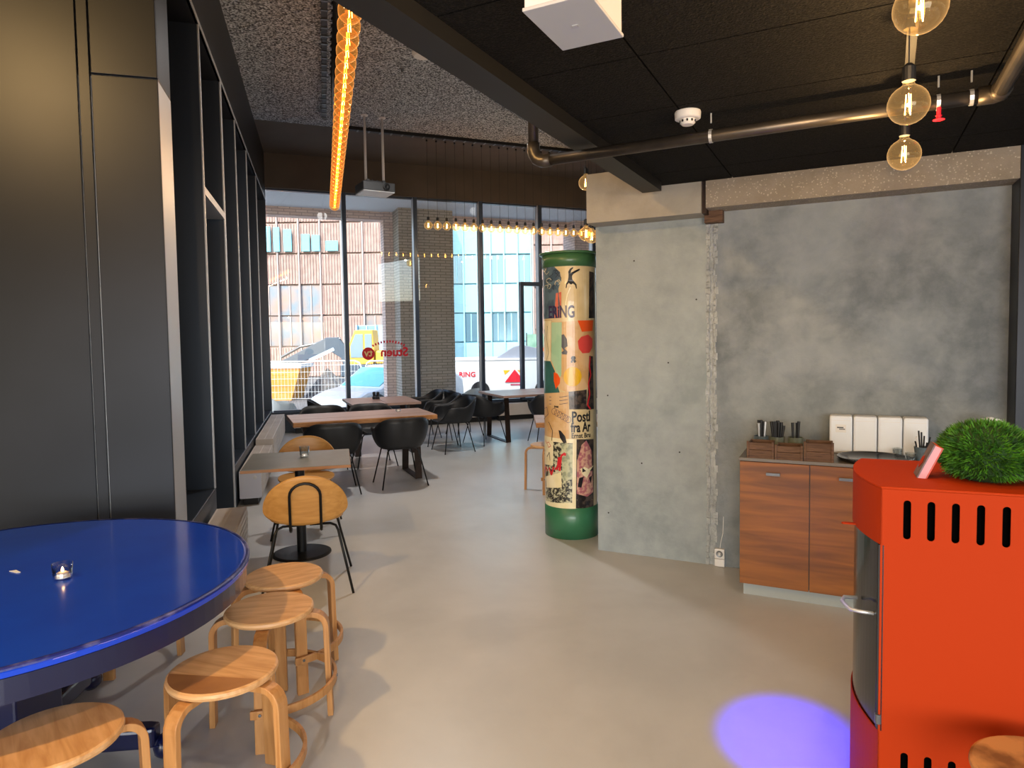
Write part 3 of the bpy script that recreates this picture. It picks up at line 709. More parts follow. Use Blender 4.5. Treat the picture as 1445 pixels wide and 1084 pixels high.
    patch('poster', [(802, 582), (834, 581), (834, 623), (803, 624)], m_cream, .004)
    text('Postl', 804, 599, .118, m_ink, .003, .70, 0, .007); text('fra Ar', 803.5, 613.8, .112, m_ink, .003, .62, 0, .007); text('Ernst Bru', 804, 622.5, .056, m_ink, .001, .78, 0, .007)
    stroke('rule_line', [(804, 615), (832, 614)], .002, m_ink2, .006)
    patch('poster', [(766, 618), (811, 624), (811, 727), (768, 722)], m_cream2, .0028)
    patch('poster_print', [(768, 626), (783, 628), (806, 630), (806, 716), (770, 713)], grave, .0036)
    patch('poster_print', [(791, 630), (806, 631), (806, 682), (793, 684)], moss, .0042)
    patch('poster_print', [(770, 678), (791, 672), (792, 694), (771, 694)], m_cream2, .0042)
    patch('handbill', [(764, 620), (780, 622), (780, 662), (765, 660)], m_cream2, .005)
    stroke('red_scrawl', [(770, 626), (774, 636), (777, 634), (774, 628), (771, 630)], .004, crim, .0064)
    stroke('drawn_line', [(766, 645), (772, 649), (775, 643), (776, 655)], .005, m_ink, .0064)
    for p in ([(766, 659), (768, 675), (770, 664), (773, 670)], [(775, 665), (778, 676), (781, 664)], [(783, 668), (788, 662), (788, 650), (786, 668)], [(789, 670), (791, 648), (796, 644), (796, 648)]):
        stroke('red_scrawl', p, .016, crim, .0066)
    for k in range(26):
        x, y = 771+rn.random()*33, 699+rn.random()*15; stroke('scrawl', [(x+rn.uniform(-4, 4), y+rn.uniform(-3, 3)) for i in range(5)], .004, m_ink, .0052)
    patch('photo_print', [(811, 624), (834, 624), (835, 722), (811, 724)], dark, .0034)
    patch('photo_print', [(812, 655), (818, 632), (824, 626), (831, 640), (834, 700), (826, 707), (812, 703)], pinkp, .0042)
    patch('photo_detail', [(816, 667), (822, 664), (827, 667), (834, 662), (829, 672), (825, 680), (820, 676)], m_cream2, .005)
    for p in ([(819, 665), (824, 670), (819, 672)], [(829, 670), (834, 662), (834, 669)], [(815, 680), (821, 678), (818, 694), (813, 693)], [(828, 680), (832, 676), (831, 688)]): patch('photo_detail', p, m_ink, .0056)
    stroke('rule_line', [(812, 712), (833, 711)], .002, m_cream2, .005)
poster_column()

# ---------------------------------------------------------------- cabinet & what stands on it
KO = (1.413, 4.172); HK = 116-90    # local x along the doors, y back to the wall
def K(x, y, z=0): return (*pl(*KO, HK, x, y), z)
def cabinet():
    L = 1.41; t = thing('sideboard', 'walnut-fronted sideboard with grey top and grey plinth against the concrete wall', 'cabinet', K(0, 0), HK)
    build(MB().box(0, L, .02, .49, .09, .862), 'carcass', m_laminate, t)
    build(MB().box(-.003, L, -.004, .50, .862, .882), 'top', m_laminate, t, bevel=.002)
    build(MB().box(.02, L, .05, .48, 0, .09), 'plinth', mat('plinth_grey', '9aa09d', .5), t)
    for k in range(4):
        x0 = .003+k*.402
        x1 = min(x0+.397, L); d = build(MB().box(x0, x1, 0, .019, .085, .858), 'door', m_walnut, t, bevel=.0015)
        if k == 3: continue
        build(MB().box(x0+.155, x0+.235, -.024, -.016, .782, .800).box(x0+.160, x0+.166, -.018, 0, .785, .797).box(x0+.224, x0+.230, -.018, 0, .785, .797), 'handle', m_sgrey, d, bevel=.001)
cabinet()
def crate(x, y, w, d, h, label, rz=0):
    t = thing('wooden_crate', label, 'crate', K(x+w/2, y+d/2, .882), HK+rz, 'small wooden crates on the sideboard')
    a, b = w/2, d/2
    build(MB().box(-a, a, -b, b, 0, .008), 'bottom', m_crate, t)
    for k in range(2):
        z0 = .006+k*(h-.012)/2
        build(MB().box(-a, a, -b, -b+.01, z0, z0+h/2-.008), 'slat', m_crate, t, bevel=.002); build(MB().box(-a, a, b-.01, b, z0, z0+h/2-.008), 'slat', m_crate, t, bevel=.002)
    build(MB().box(-a, -a+.01, -b+.01, b-.01, 0, h-.01), 'side', m_crate, t, bevel=.002); build(MB().box(a-.01, a, -b+.01, b-.01, 0, h-.01), 'side', m_crate, t, bevel=.002)
    for sx in (-1, 1): build(MB().box(sx*a-.007, sx*a+.007, -b-.008, -b, 0, h), 'post', m_crate, t, bevel=.0015)
crate(.05, .005, .145, .14, .105, 'small wooden crate at the left end of the sideboard')
crate(.212, .005, .145, .14, .092, 'slightly lower small wooden crate, the middle of three')
crate(.375, .01, .15, .14, .118, 'darkest and tallest small wooden crate, beside the black tray')
def cup(x, y, m_, label, n, spread):
    t = thing('cutlery_cup', label, 'cup', K(x, y, .882), HK, 'cutlery cups at the back of the sideboard')
    build(MB().lathe([(0, 0), (.043, 0), (.046, .01), (.046, .095), (.042, .095), (.042, .012), (0, .012)], 28), 'cup', m_, t, smooth=False)
    rn = random.Random(int(x*1000))
    for k in range(n):
        a = rn.random()*6.28; r = rn.random()*.022; lean = spread
        p0 = Vector((r*math.cos(a), r*math.sin(a), .014)); p1 = Vector((r*math.cos(a)*(1+lean), r*math.sin(a)*(1+lean), .165+rn.random()*.035))
        build(MB().tube([p0, p0.lerp(p1, .6), p1], [.004, .007, .010], 7), 'cutlery', m_bplas if rn.random() > .04 else m_steel, t)
cup(.095, .33, m_ceramb, 'blue-grey cup packed with black cutlery, left of the row', 16, .7)
cup(.195, .32, m_ceram, 'olive grey cup with black cutlery handles, middle of the row', 15, .8)
cup(.305, .33, m_ceram, 'olive grey cup with only a few handles, right of the row', 4, .3)
t = thing('round_tray', 'round black tray lying at the front of the sideboard', 'tray', K(.75, .15, .882))
build(MB().lathe([(0, 0), (.185, 0), (.205, .022), (.203, .026), (.197, .022), (.182, .006), (0, .006)], 56), 'tray', mat('black_gloss', '0c0c0d', .18, coat=.3), t, smooth=True)
for k in range(4):
    x = .50+k*.137; h = .24
    t = thing('napkin_pack', 'white wrapped napkin pack, %s of the four standing in a row' % (('leftmost, label-printed one', 'second from left', 'third from left', 'rightmost')[k]), 'napkins', K(x+.068, .42, .882), HK, 'white napkin packs on the sideboard')
    build(MB().box(-.066, .066, -.055, .06, 0, h), 'pack', m_whpaper, t, bevel=.012)
    b = MB(); b.box(-.055, .055, -.0575, -.0545, .012, .014); b.box(-.055, .055, -.0575, -.0545, h-.03, h-.028); build(b, 'seam', m_white, t)
    if k == 0:
        l = build(MB().box(-.03, .03, -.0585, -.056, .135, .185), 'pack_label', m_white, t)
        me = textmesh('Table', .022, .0004, .0006, 'CENTER'); addmesh(me, 'lettering', m_ink, l, T(0, -.0592, .160, rx=pi/2)) if False else build(MB().box(-.022, .015, -.0595, -.058, .162, .170).box(-.01, .024, -.0595, -.058, .153, .159), 'print', m_ink, l)
t = thing('utensil_pot', 'small blue-grey pot of pens and black holders behind the stove', 'pot', K(1.0, .22, .882))
build(MB().lathe([(0, 0), (.032, 0), (.045, .09), (.04, .09), (.03, .008), (0, .008)], 24), 'pot', m_ceramb, t)
for k in range(8):
    a = k*.8; build(MB().tube([(.012*math.cos(a), .012*math.sin(a), .01), (.038*math.cos(a), .038*math.sin(a), .12+.03*(k % 3))], .005, 6), 'pen', m_white if k % 4 == 0 else m_bplas, t)
for k, (x, y) in enumerate(((.905, .16), (.85, .32))):
    t = thing('drinking_glass', 'small clear glass on the sideboard, %s the tray' % (('right of', 'behind')[k]), 'glass', K(x+.03, y, .882), 0, 'clear glasses on the sideboard')
    build(MB().lathe([(.022, 0), (.03, .06), (.028, .06), (.02, .005), (0, .005)], 24, cap=False), 'bowl', m_clear, t, smooth=True)
t = thing('white_blossoms', 'bunch of small white blossoms half hidden behind the grass ball', 'flowers', K(1.335, .27, .882))
build(MB().lathe([(0, 0), (.04, 0), (.05, .06), (.03, .1), (.034, .11), (0, .1)], 20), 'vase', m_ceram, t, smooth=True)
rn = random.Random(4); b = MB()
for k in range(70):
    a, q = rn.random()*6.28, rn.random()*pi/1.6; r = .085; c_ = (r*math.sin(q)*math.cos(a), r*math.sin(q)*math.sin(a), .17+.09*math.cos(q))
    for j in range(5): b.lathe([(0, 0), (.009, .002), (.011, .006), (0, .004)], 5, T(c_[0]+.009*math.cos(j*1.26), c_[1]+.009*math.sin(j*1.26), c_[2], rn.random()*6, .6, .4))
o = build(b, 'blossoms', m_white, t); o['kind'] = 'stuff'
b = MB()
for k in range(9): a = k*.7; b.tube([(0, 0, .08), (.04*math.cos(a), .04*math.sin(a), .22)], .002, 5)
build(b, 'stems', m_grass, t)

# outlet
t = thing('wall_socket', 'white double wall socket with a thin cable at the foot of the concrete wall', 'socket', (*pl(*WP, HW-90, .065, -.001), 0), HW-90)
build(MB().box(-.034, .034, -.03, 0, .06, .13), 'socket_plate', m_white, t, bevel=.004)
build(MB().box(-.034, .034, -.028, 0, -.0+.002, .057), 'blank_plate', m_white, t, bevel=.004)
build(MB().lathe([(.012, -.001), (.022, -.001), (.024, .002), (.012, .0)], 20, T(0, -.031, .095, rx=pi/2), cap=False), 'socket_ring', m_sgrey, t)
build(MB().lathe([(0, 0), (.003, 0), (.003, .002), (0, .002)], 8, T(-.008, -.03, .095, rx=pi/2)).lathe([(0, 0), (.003, 0), (.003, .002), (0, .002)], 8, T(.008, -.03, .095, rx=pi/2)), 'pin_hole', m_ink, t)
build(MB().tube([(.0, -.006, .13), (.005, -.004, .17), (.02, -.004, .24), (.024, -.004, .36)], .0025, 6), 'cable', m_white, t)

# ---------------------------------------------------------------- orange stove
SO = (1.144, 2.074); HS = 111.15-90
def SX(x, y, z=0): return (*pl(*SO, HS, x, y), z)
def stove():
    t = thing('stove', 'tall orange steel stove with bowed glass front and slotted side', 'stove', SX(0, 0), HS)
    D = .51; L = .47; bow = .05
    def arc(off=0, n=20): return [(-bow*math.sin(pi*i/n)**.9+off, D*i/n) for i in range(n+1)]
    build(MB().prism(arc()[::-1]+[(L, 0), (L, D)], 1.162, 1.17), 'top_plate', m_orange, t, bevel=.002)
    def cap(cx, z0, z1, r, n=8):
        p = [(cx+r*math.cos(a), z1-r+r*math.sin(a)) for a in [pi*i/n for i in range(n+1)]]
        p += [(cx+r*math.cos(a), z0+r+r*math.sin(a)) for a in [pi+pi*i/n for i in range(n+1)]]; return p
    holes = [cap(.072+.064*k, 1.009, 1.131, .0105) for k in range(6)]+[cap(.074+.064*k, .205, .33, .0105) for k in range(6)]
    me = flat2d([[(0, 0.02), (L, .02), (L, 1.162), (0, 1.162)]]+holes, .0015)
    addmesh(me, 'side_panel', m_orange, t, T(0, .0015, 0, rx=pi/2))
    build(MB().box(.01, L-.01, .03, D-.01, .02, 1.15), 'inner_body', mat('slot_shade_black', '040404', 1, spec=.05), t)  # near-black body: shade behind the slots put into its colour
    build(MB().box(0, L, D-.003, D, .02, 1.162), 'side_panel', m_orange, t); build(MB().box(L-.003, L, 0, D, .02, 1.162), 'back_panel', m_orange, t)
    def shell(z0, z1, off, th=.004):
        o_ = arc(off); i_ = arc(off+th); return MB().prism(o_+i_[::-1], z0, z1)
    build(shell(.986, 1.162, 0), 'upper_front', m_orange, t, smooth=False); build(shell(.02, .386, 0), 'lower_front', m_orange, t)
    d = build(shell(.388, .984, .006), 'glass_door', m_door, t)
    build(MB().prism([(-.004, .003), (.012, .003), (.012, .02), (-.006, .02)], .39, .984), 'door_edge', m_blk, d)
    build(MB().tube([(0, .05, .745), (-.05, .055, .745), (-.075, .065, .745), (-.085, .09, .745), (-.095, .13, .747), (-.085, .16, .75), (-.045, .165, .75)], .006, 10), 'handle', m_steel, d, smooth=True)
    build(MB().prism([(-.03, .2), (-.085, .2), (-.092, .208), (-.085, .216), (-.03, .216)], .99, .995), 'damper_tab', m_orange, t)
    build(MB().lathe([(0, 0), (.01, 0), (.01, .03), (0, .03)], 12, T(.0, .004, .41, ry=0)), 'hinge', m_sgrey, t)
    for x in (.04, L-.04):
        for y in (.05, D-.05): build(MB().lathe([(0, 0), (.018, 0), (.018, .022), (0, .022)], 12, T(x, y, 0)), 'foot', m_blk, t)
stove()
# boxed deck leaning on the ball
t = thing('card_box', 'pink-edged box with dark cover leaning against the grass ball', 'box', SX(.125, .17, 1.172), HS+4)
Mx = T(0, 0, 0, ry=math.radians(24))
build(MB().box(0.004, .024, 0, .085, 0, .118, Mx), 'pages', mat('pink_card', 'c9929c', .6), t)
cv = build(MB().box(0, .004, -.001, .086, 0, .12, Mx), 'cover', mat('cover_grey', '4b3f44', .5, col2='70595d', scale=20), t); build(MB().box(.024, .028, -.001, .086, 0, .12, Mx), 'cover', mat('cover_red', 'b4402c', .5), t)
build(MB().prism([(.0, -.02), (.022, 0), (.014, .03), (-.014, .03), (-.022, 0)], 0, .001, Mx @ T(-.0008, .045, .05, 0, -pi/2)), 'cover_emblem', m_orange, cv)
build(MB().box(.004, .024, 0, .085, .118, .12, Mx), 'top_edge', mat('top_red', 'c4502e', .6), t)
# grass ball
t = thing('grass_ball', 'round bright green artificial grass ball on top of the orange stove', 'plant', SX(.325, .215, 1.17))
build(MB().lathe([(0, .0), (.06, .0), (.105, .03), (.118, .085), (.105, .14), (.06, .175), (0, .18)], 24), 'core', mat('core_green', '1a3a0c', .9), t, smooth=True)
b = MB(); rn = random.Random(9)
for k in range(5200):
    a = rn.random()*2*pi; q = math.acos(1-1.75*rn.random()); d = Vector((math.sin(q)*math.cos(a), math.sin(q)*math.sin(a), math.cos(q)*.86))
    c_ = Vector((0, 0, .085)); p = c_+Vector((d.x*.115, d.y*.115, d.z*.1)); dd = (d+Vector((rn.uniform(-.5, .5), rn.uniform(-.5, .5), rn.uniform(-.35, .5)))).normalized()
    ln = rn.uniform(.018, .036); sd = dd.cross(Vector((rn.uniform(-1, 1), rn.uniform(-1, 1), .3))).normalized()*.0016
    e = p+dd*ln
    if e.z < .002: continue
    v = [b.bm.verts.new(p-sd), b.bm.verts.new(p+sd), b.bm.verts.new(p+dd*ln*.6+sd*1.2), b.bm.verts.new(e), b.bm.verts.new(p+dd*ln*.6-sd*1.2)]; b.bm.faces.new(v)
o = build(b, 'blades', m_grass, t); o['kind'] = 'stuff'

# ================================================================ CEILING THINGS
def pendant(name, label, cat, group, z, cordtop, rb, fil, gm=None):
    t = thing(name, label, cat, (0, 0, 0), 0, group)
    neck = rb*.28
    prof = [(0, -rb)]+[(rb*math.sin(a), -rb*math.cos(a)) for a in [pi*i/14 for i in range(1, 13)]]+[(neck, rb*1.02), (neck*.95, rb*1.25)]
    nseg = 24 if rb > .062 else 14
    build(MB().lathe(prof, nseg, cap=False), 'bulb', gm or m_amber, t, smooth=True)
    b = MB()
    for k in range(3): a = k*2.1; b.tube([(rb*.12*math.cos(a), rb*.12*math.sin(a), rb*.55), (rb*.16*math.cos(a+.4), rb*.16*math.sin(a+.4), -rb*.5)], rb*.022, 5)
    build(b, 'filament', fil, t)
    build(MB().lathe([(0, rb*1.2), (neck*1.15, rb*1.2), (neck*1.15, rb*1.9), (neck*.5, rb*2.1), (0, rb*2.1)], 14), 'socket', m_bplas, t)
    build(MB().tube([(0, 0, rb*2), (0, 0, cordtop-z)], .0025, 5), 'cord', m_bplas, t)
    build(MB().lathe([(0, cordtop-z-.03), (.018, cordtop-z-.03), (.012, cordtop-z), (0, cordtop-z)], 10), 'cord_grip', m_bplas, t)
    return t
# row along the windows
p0 = pendant('pendant_bulb', 'small glowing globe bulb on a thin cord in the row before the windows', 'pendant lamp', 'row of globe bulbs before the windows', 3.5, ZH-.05, .068, m_fil)
XS = [591.4, 604.7, 617.5, 630.6, 643, 655.6, 668.2, 680.4, 692.6, 704.8, 716.5, 728.7, 740, 751.5, 763, 774.3, 785.6, 796.9, 808, 819, 829.4, 837.8]
tx0, ty0 = -1.134, 11.2
for k in range(22):
    s = -.215+k*.158
    x, y = tx0+s*sn(67), ty0+s*cs(67)
    o = p0 if k == 0 else dup(p0, (x, y, 3.5), 0)
    o.location = (x, y, 3.5)
def track(name, label, a, b, w, n, spike=True):
    t = thing(name, label, 'lamp track', (a[0], a[1], 0), math.degrees(math.atan2(b[0]-a[0], b[1]-a[1])))
    L = math.hypot(b[0]-a[0], b[1]-a[1])
    build(MB().box(-w/2, w/2, 0, L, ZH-.05, ZH), 'rail', m_blk, t)
    if spike:
        o = None
        for k in range(n):
            y = (k+.5)*L/n
            if o is None: o = build(MB().box(-w/2-.008, w/2+.008, -.012, .012, ZH-.058, ZH-.05), 'clip', m_sgrey, t); c0 = o
            else: c0 = o.copy(); C.objects.link(c0)
            c0.location = (0, y, 0)
track('ceiling_track', 'black ceiling track carrying the bulb row along the windows', (-2.575, 10.5), (2.9, 12.75), .08, 34)
# long row receding on the left
p1 = pendant('row_bulb', 'glowing amber globe bulb in the long receding row at upper left', 'pendant lamp', 'long receding row of amber bulbs', 3.3, ZH-.04, .062, m_filrow, m_amberrow)
ra, rb_ = (-.70, 3.16), (-2.149, 8.36)
n = 34
for k in range(n):
    f = k/(n-1); x, y = ra[0]+(rb_[0]-ra[0])*f, ra[1]+(rb_[1]-ra[1])*f
    o = p1 if k == 0 else dup(p1, (x, y, 3.3), 0); o.location = (x, y, 3.3)
track('ceiling_track', 'black ceiling track above the long receding row of amber bulbs', (-.82, 3.3), (-2.70, 10.05), .06, 36)
for k in range(12):
    f = .08+k*.08
    light('POINT', 'row_glow', (ra[0]+(rb_[0]-ra[0])*f+.0, ra[1]+(rb_[1]-ra[1])*f, 3.16), 2.6, (1, .70, .40), shadow_soft_size=.008)
for s in (.3, 1.6, 2.9):
    light('POINT', 'window_row_glow', (tx0+s*sn(67), ty0+s*cs(67), 3.38), 10, (1, .64, .32), shadow_soft_size=.008)
# near row at right
LB = [((1.299, 2.225, 2.385), 'nearer of the two whole large amber globe bulbs at upper right'),
      ((1.62, 2.80, 2.375), 'large amber globe bulb farther back, in front of the concrete beam'),
      ((1.03, 1.72, 2.455), 'large amber globe bulb cut off by the top edge of the picture')]
p2 = None
for k, (lc, lb) in enumerate(LB):
    if p2 is None: p2 = pendant('globe_lamp', lb, 'pendant lamp', 'large globe lamps at the upper right', lc[2], ZL-.025, .0625, m_filbig); o = p2
    else: o = dup(p2, lc, 0, lb)
    o.location = lc
    light('POINT', 'globe_glow', (lc[0], lc[1], lc[2]), 12, (1, .72, .44), shadow_soft_size=.006)
t = thing('lamp_bar', 'dark metal bar on the low ceiling carrying the large globe lamps', 'lamp track', (.85, 1.40, 0), 29.2)
build(MB().box(-.016, .016, -2.5, 1.75, ZL-.02, ZL), 'rail', m_blk, t)
light('POINT', 'globe_glow', (.55, .85, 2.4), 17, (1, .60, .25), shadow_soft_size=.006)
light('POINT', 'globe_glow', (-.9, .9, 2.45), 30, (1, .60, .25), shadow_soft_size=.006)
# globes beyond the wall corner
p3 = None
for k, (lc, lb) in enumerate((((1.0, 8.9, 3.65), 'amber globe bulb peeping out above the concrete wall corner'), ((1.02, 9.1, 3.02), 'amber globe bulb low beside the concrete wall corner, before the column rim'), ((1.13, 9.4, 3.03), 'amber globe bulb just behind the low one at the wall corner'))):
    if p3 is None: p3 = pendant('corner_globe', lb, 'pendant lamp', None, lc[2], ZH-.05, .095, m_fil); o = p3
    else: o = dup(p3, lc, 0, lb)
    o.location = lc; o.scale = (1, 1, 1)
    for c in list(o.children):
        if k and c.name.startswith('cord') : 
            c.data = c.data.copy(); 
            for v in c.data.vertices:
                if v.co.z > .5: v.co.z += 3.65-lc[2]
# pipe
t = thing('heating_pipe', 'dark iron pipe with elbow and clips running under the low black ceiling', 'pipe', (0, 0, 0))
PA, PB, PC = Vector((.131, 3.623, 2.575)), Vector((1.921, 2.683, 2.575)), Vector((1.45, 1.78, 2.575))
d = (PB-PA).normalized(); pts = [PA+Vector((-.0, 0, 2.4)), PA+Vector((0, 0, .09)), PA+Vector((.012, -.006, .035)), PA+d*.035+Vector((0, 0, .008)), PA+d*.09, PB-d*.06]
build(MB().tube([PA+Vector((0, 0, ZH-2.575)), PA+Vector((0, 0, .09))], .028, 16), 'riser', m_iron, t, smooth=True)
build(MB().tube([PA+Vector((0, 0, .10)), PA+Vector((0, 0, .06)), PA+Vector((0, 0, .04))+d*.006, PA+d*.02+Vector((0, 0, .016)), PA+d*.042+Vector((0, 0, .004)), PA+d*.06, PA+d*.1], .034, 16), 'elbow', m_iron, t, smooth=True)
build(MB().tube([PA+d*.09, PB], .028, 16), 'pipe_run', m_iron, t, smooth=True)
e = (PC-PB).normalized(); build(MB().tube([PB, PC, PC+e*2], .03, 16), 'pipe_run', m_iron, t, smooth=True)
build(MB().tube([PB-d*.07, PB-d*.02, PB+e*.02, PB+e*.07], .036, 16), 'elbow', m_iron, t, smooth=True)
for f, mt in ((.455, m_steel), (.90, m_steel), (.955, m_steel)):
    c_ = PA.lerp(PB, f); q = [c_+Vector((0, 0, .105)), c_+Vector((0, 0, .06))]
    a = []
    for i in range(13): w = 2*pi*i/12+pi/2; a.append(c_+Vector((-d.y, d.x, 0))*.031*math.cos(w)+Vector((0, 0, .031*math.sin(w))))
    build(MB().bar(a, .014, .003, tuple(d)).tube(q, .004, 6), 'pipe_clip', mt, t)
sp = PA.lerp(PB, .885)
t = thing('sprinkler', 'small red sprinkler head under the pipe at upper right', 'sprinkler', (sp.x+.02, sp.y-.03, 2.53))
build(MB().lathe([(0, .02), (.008, .02), (.008, -.01), (.012, -.012), (.004, -.03), (0, -.03)], 12), 'body', m_redsign, t)
build(MB().lathe([(.003, -.03), (.022, -.03), (.022, -.028), (.003, -.027)], 12), 'deflector', m_redsign, t)
# smoke detector
t = thing('smoke_detector', 'white round smoke detector on the low black ceiling', 'smoke detector', (.83, 3.17, ZL))
build(MB().lathe([(0, 0), (.058, 0), (.06, -.006), (.058, -.032), (.05, -.036), (0, -.036)], 36), 'base', m_white, t)
build(MB().lathe([(0, -.03), (.036, -.03), (.034, -.052), (.026, -.06), (0, -.06)], 30), 'sensor', m_white, t)
b = MB()
for k in range(10): a = k*2*pi/10; b.box(.034, .0375, -.004, .004, -.05, -.04, T(0, 0, 0, a))
build(b, 'vent_slot', m_bplas, t)
# speaker box
t = thing('speaker_box', 'white box speaker hanging from the low black ceiling at top centre', 'speaker', (.051, 1.677, 2.43), 27)
build(MB().box(0, .165, -.02, .225, .008, .25), 'cabinet', m_white, t, bevel=.003); build(MB().box(-.004, .169, -.024, .229, 0, .009), 'front_plate', mat('speaker_grille', 'b9b9bb', .6), t, bevel=.002)
build(MB().box(.075, .09, .10, .11, -.002, 0), 'badge', m_steel, t)
build(MB().box(.06, .11, .03, .15, .25, .256), 'mount', m_blk, t)
# projector
t = thing('projector', 'white projector hanging on two poles below the high ceiling', 'projector', (-1.99, 10.1, 3.80), -30)
build(MB().box(-.24, .24, -.2, .2, .012, .14), 'body', m_sgrey, t, bevel=.01); build(MB().box(-.235, .235, -.195, .195, 0, .012), 'lit_underside', mat('projector_lit_white', 'e8eef4', .5), t)  # pale underside carries window light in its colour, grey body its shaded sides
build(MB().lathe([(0, 0), (.045, 0), (.05, .03), (.03, .035), (0, .03)], 20, T(.1, -.2, .075, rx=pi/2)), 'lens', m_bplas, t)
b = MB()
for k in range(6): b.box(.245-.004, .243, -.15+k*.05, -.12+k*.05, .03, .11)
build(b, 'vent', m_sgrey, t)
b = MB(); b.box(-.16, .16, -.03, .03, .16, .19); b.box(-.14, -.1, -.06, .06, .14, .2); b.box(.1, .14, -.06, .06, .14, .2)
for k in range(4): b.tube([(-.12+.08*k, -.05, .14), (-.1+.08*k, .05, .22)], .008, 6)
build(b, 'bracket', m_sgrey, t)
for x in (-.135, .135):
    pz = ZH-3.80
    pp = build(MB().tube([(x, 0, .18), (x, 0, pz)], .02, 12), 'pole', m_white, t, smooth=True); build(MB().lathe([(0, pz-.012), (.05, pz-.012), (.055, pz), (0, pz)], 20, T(x, 0, 0)), 'pole_flange', m_white, pp)
# flush ceiling disc lamps and small sprinklers on the high ceiling
for (x, y, r, lb) in ((-.975, 7.90, .12, 'flat white ceiling disc just beyond the black bulkhead edge'), (1.55, 10.9, .13, 'flat white ceiling disc near the pipe elbow')):
    t = thing('ceiling_disc', lb, 'ceiling light', (x, y, ZH), 0, 'flat ceiling discs'); build(MB().lathe([(0, 0), (r, 0), (r, -.02), (r*.8, -.05), (0, -.055)], 32), 'diffuser', m_white, t)
for k, (x, y) in enumerate(((-1.284, 8.357), (.35, 9.6))):
    t = thing('ceiling_nozzle', 'tiny sprinkler nozzle on the high grey ceiling %s' % (('beyond the disc lamp', 'right of the bulkhead edge')[k]), 'sprinkler', (x, y, ZH)); build(MB().lathe([(0, 0), (.035, 0), (.03, -.01), (.01, -.015), (.01, -.04), (.02, -.042), (0, -.045)], 14), 'nozzle', m_sgrey, t)

# ================================================================ OUTSIDE
m_bga = brickmat('grey_brick', 'b3aa9d', 'c2b9ac', '8a8378'); m_bgl = brickmat('sunlit_pale_brick', 'f2dcd0', 'e2c8bc', 'bfa99f')  # pier's sunlit side put into the colour of the pale brick
oa = struct('arcade', (QP[0], QP[1], 0), HQ)
# frame: local x negative = outside, y along
build(MB().box(-1.8, -.15, -2.5, 10, 4.36, 4.5), 'soffit', mat('soffit_render', 'e6edf3', .7), oa)
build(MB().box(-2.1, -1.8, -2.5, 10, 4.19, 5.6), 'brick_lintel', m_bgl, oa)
build(MB().box(-1.75, -1.2, 2.62, 3.79, -.3, 4.37), 'brick_pier', m_bga, oa)
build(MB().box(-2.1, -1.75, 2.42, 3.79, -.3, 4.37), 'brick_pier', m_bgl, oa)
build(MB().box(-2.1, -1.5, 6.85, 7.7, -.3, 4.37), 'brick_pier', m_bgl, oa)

def facade(name, label, x0, x1, y, z0, z1, cols, rows, m_panel_, m_frame, m_win, winset, head=0, rib=0):
    t = thing(name, label, 'building', ((x0+x1)/2, y, z0), head); w = (x1-x0); cw = w/cols; rh = (z1-z0)/rows
    build(MB().box(-w/2, w/2, .25, 3, 0, z1-z0), 'wall', m_frame, t)
    for i in range(cols):
        for j in range(rows):
            a, b_ = -w/2+i*cw, j*rh
            if (i, j) in winset:
                f = build(MB().box(a+.04, a+cw-.04, .12, .24, b_+.04, b_+rh-.04), 'window', m_win, t)
                build(MB().box(a+cw*.5-.03, a+cw*.5+.03, .07, .13, b_+.04, b_+rh-.04), 'window_bar', m_frame, f)
            else:
                q = MB(); q.box(a+.03, a+cw-.03, .05, .22, b_+.04, b_+rh-.04)
                if rib:
                    for k in range(rib): xx = a+.03+(cw-.06)*(k+.5)/rib; q.box(xx-.02, xx+.02, .0, .05, b_+.06, b_+rh-.06)
                build(q, 'facade_panel', m_panel_, t)
    q = MB()
    for i in range(cols+1): q.box(-w/2+i*cw-.04, -w/2+i*cw+.04, -.06, .2, 0, z1-z0)
    build(q, 'facade_frame', m_frame, t)
    return t
m_corten = mat('brown_mesh', 'a1877d', .7, col2='b39a90', scale=3, stretch=(1, 1, 1)); m_brfr = mat('brown_frame', 'b3a198', .6)
m_cyanw = mat('sky_tint_glass', '6fd0e6', .15); m_dwin = mat('dark_window', '6a7f92', .15, .2, col2='94807a', scale=1.2); m_offwin = mat('office_window', '6f93a2', .1, .2); m_cywall = mat('pale_cyan_wall', '9fd2de', .6)
wins = {(3, 4), (4, 4), (5, 4), (6, 4)} | {(i, 2) for i in (3, 4, 5, 6)} | {(i, 1) for i in (3, 4, 5, 6, 9, 10)}
facade('mesh_building', 'brown metal-mesh clad building across the street', -17, -4.2, 34, -.2, 12.2, 12, 8, m_corten, m_brfr, m_dwin, wins-{(3, 4), (4, 4), (5, 4), (6, 4)}, 0, 7)
# cyan panes high in the mesh building: sky reflection put into their colour
t = thing('sky_panes', 'bright cyan window openings high in the brown building', 'windows', (-11.6, 33.85, 6.1))
for k, (a, b_, h) in enumerate(((-.95, -.35, 1.25), (-.2, .1, 1.2), (.3, .7, 1.1), (1.2, 1.6, .85), (1.7, 2.1, .8), (2.4, 3.0, .5))): build(MB().box(a, b_, 0, .06, 0, h), 'pane', m_cyanw, t)
facade('cyan_building', 'pale cyan office building with rows of square windows', -3.4, 1.15, 38, -.2, 11.2, 6, 7, m_cywall, m_cywall, m_offwin, {(0, 5), (1, 5), (3, 5), (4, 5), (5, 5), (0, 3), (2, 3), (3, 3), (5, 3), (0, 6), (2, 6), (4, 6), (1, 1), (3, 1), (4, 1)})
facade('timber_building', 'reddish brown slatted building at the right behind the glass door', 1.2, 7, 36, -.2, 11, 6, 5, m_corten, m_brfr, m_dwin, {(1, 1), (2, 1)}, 0, 6)
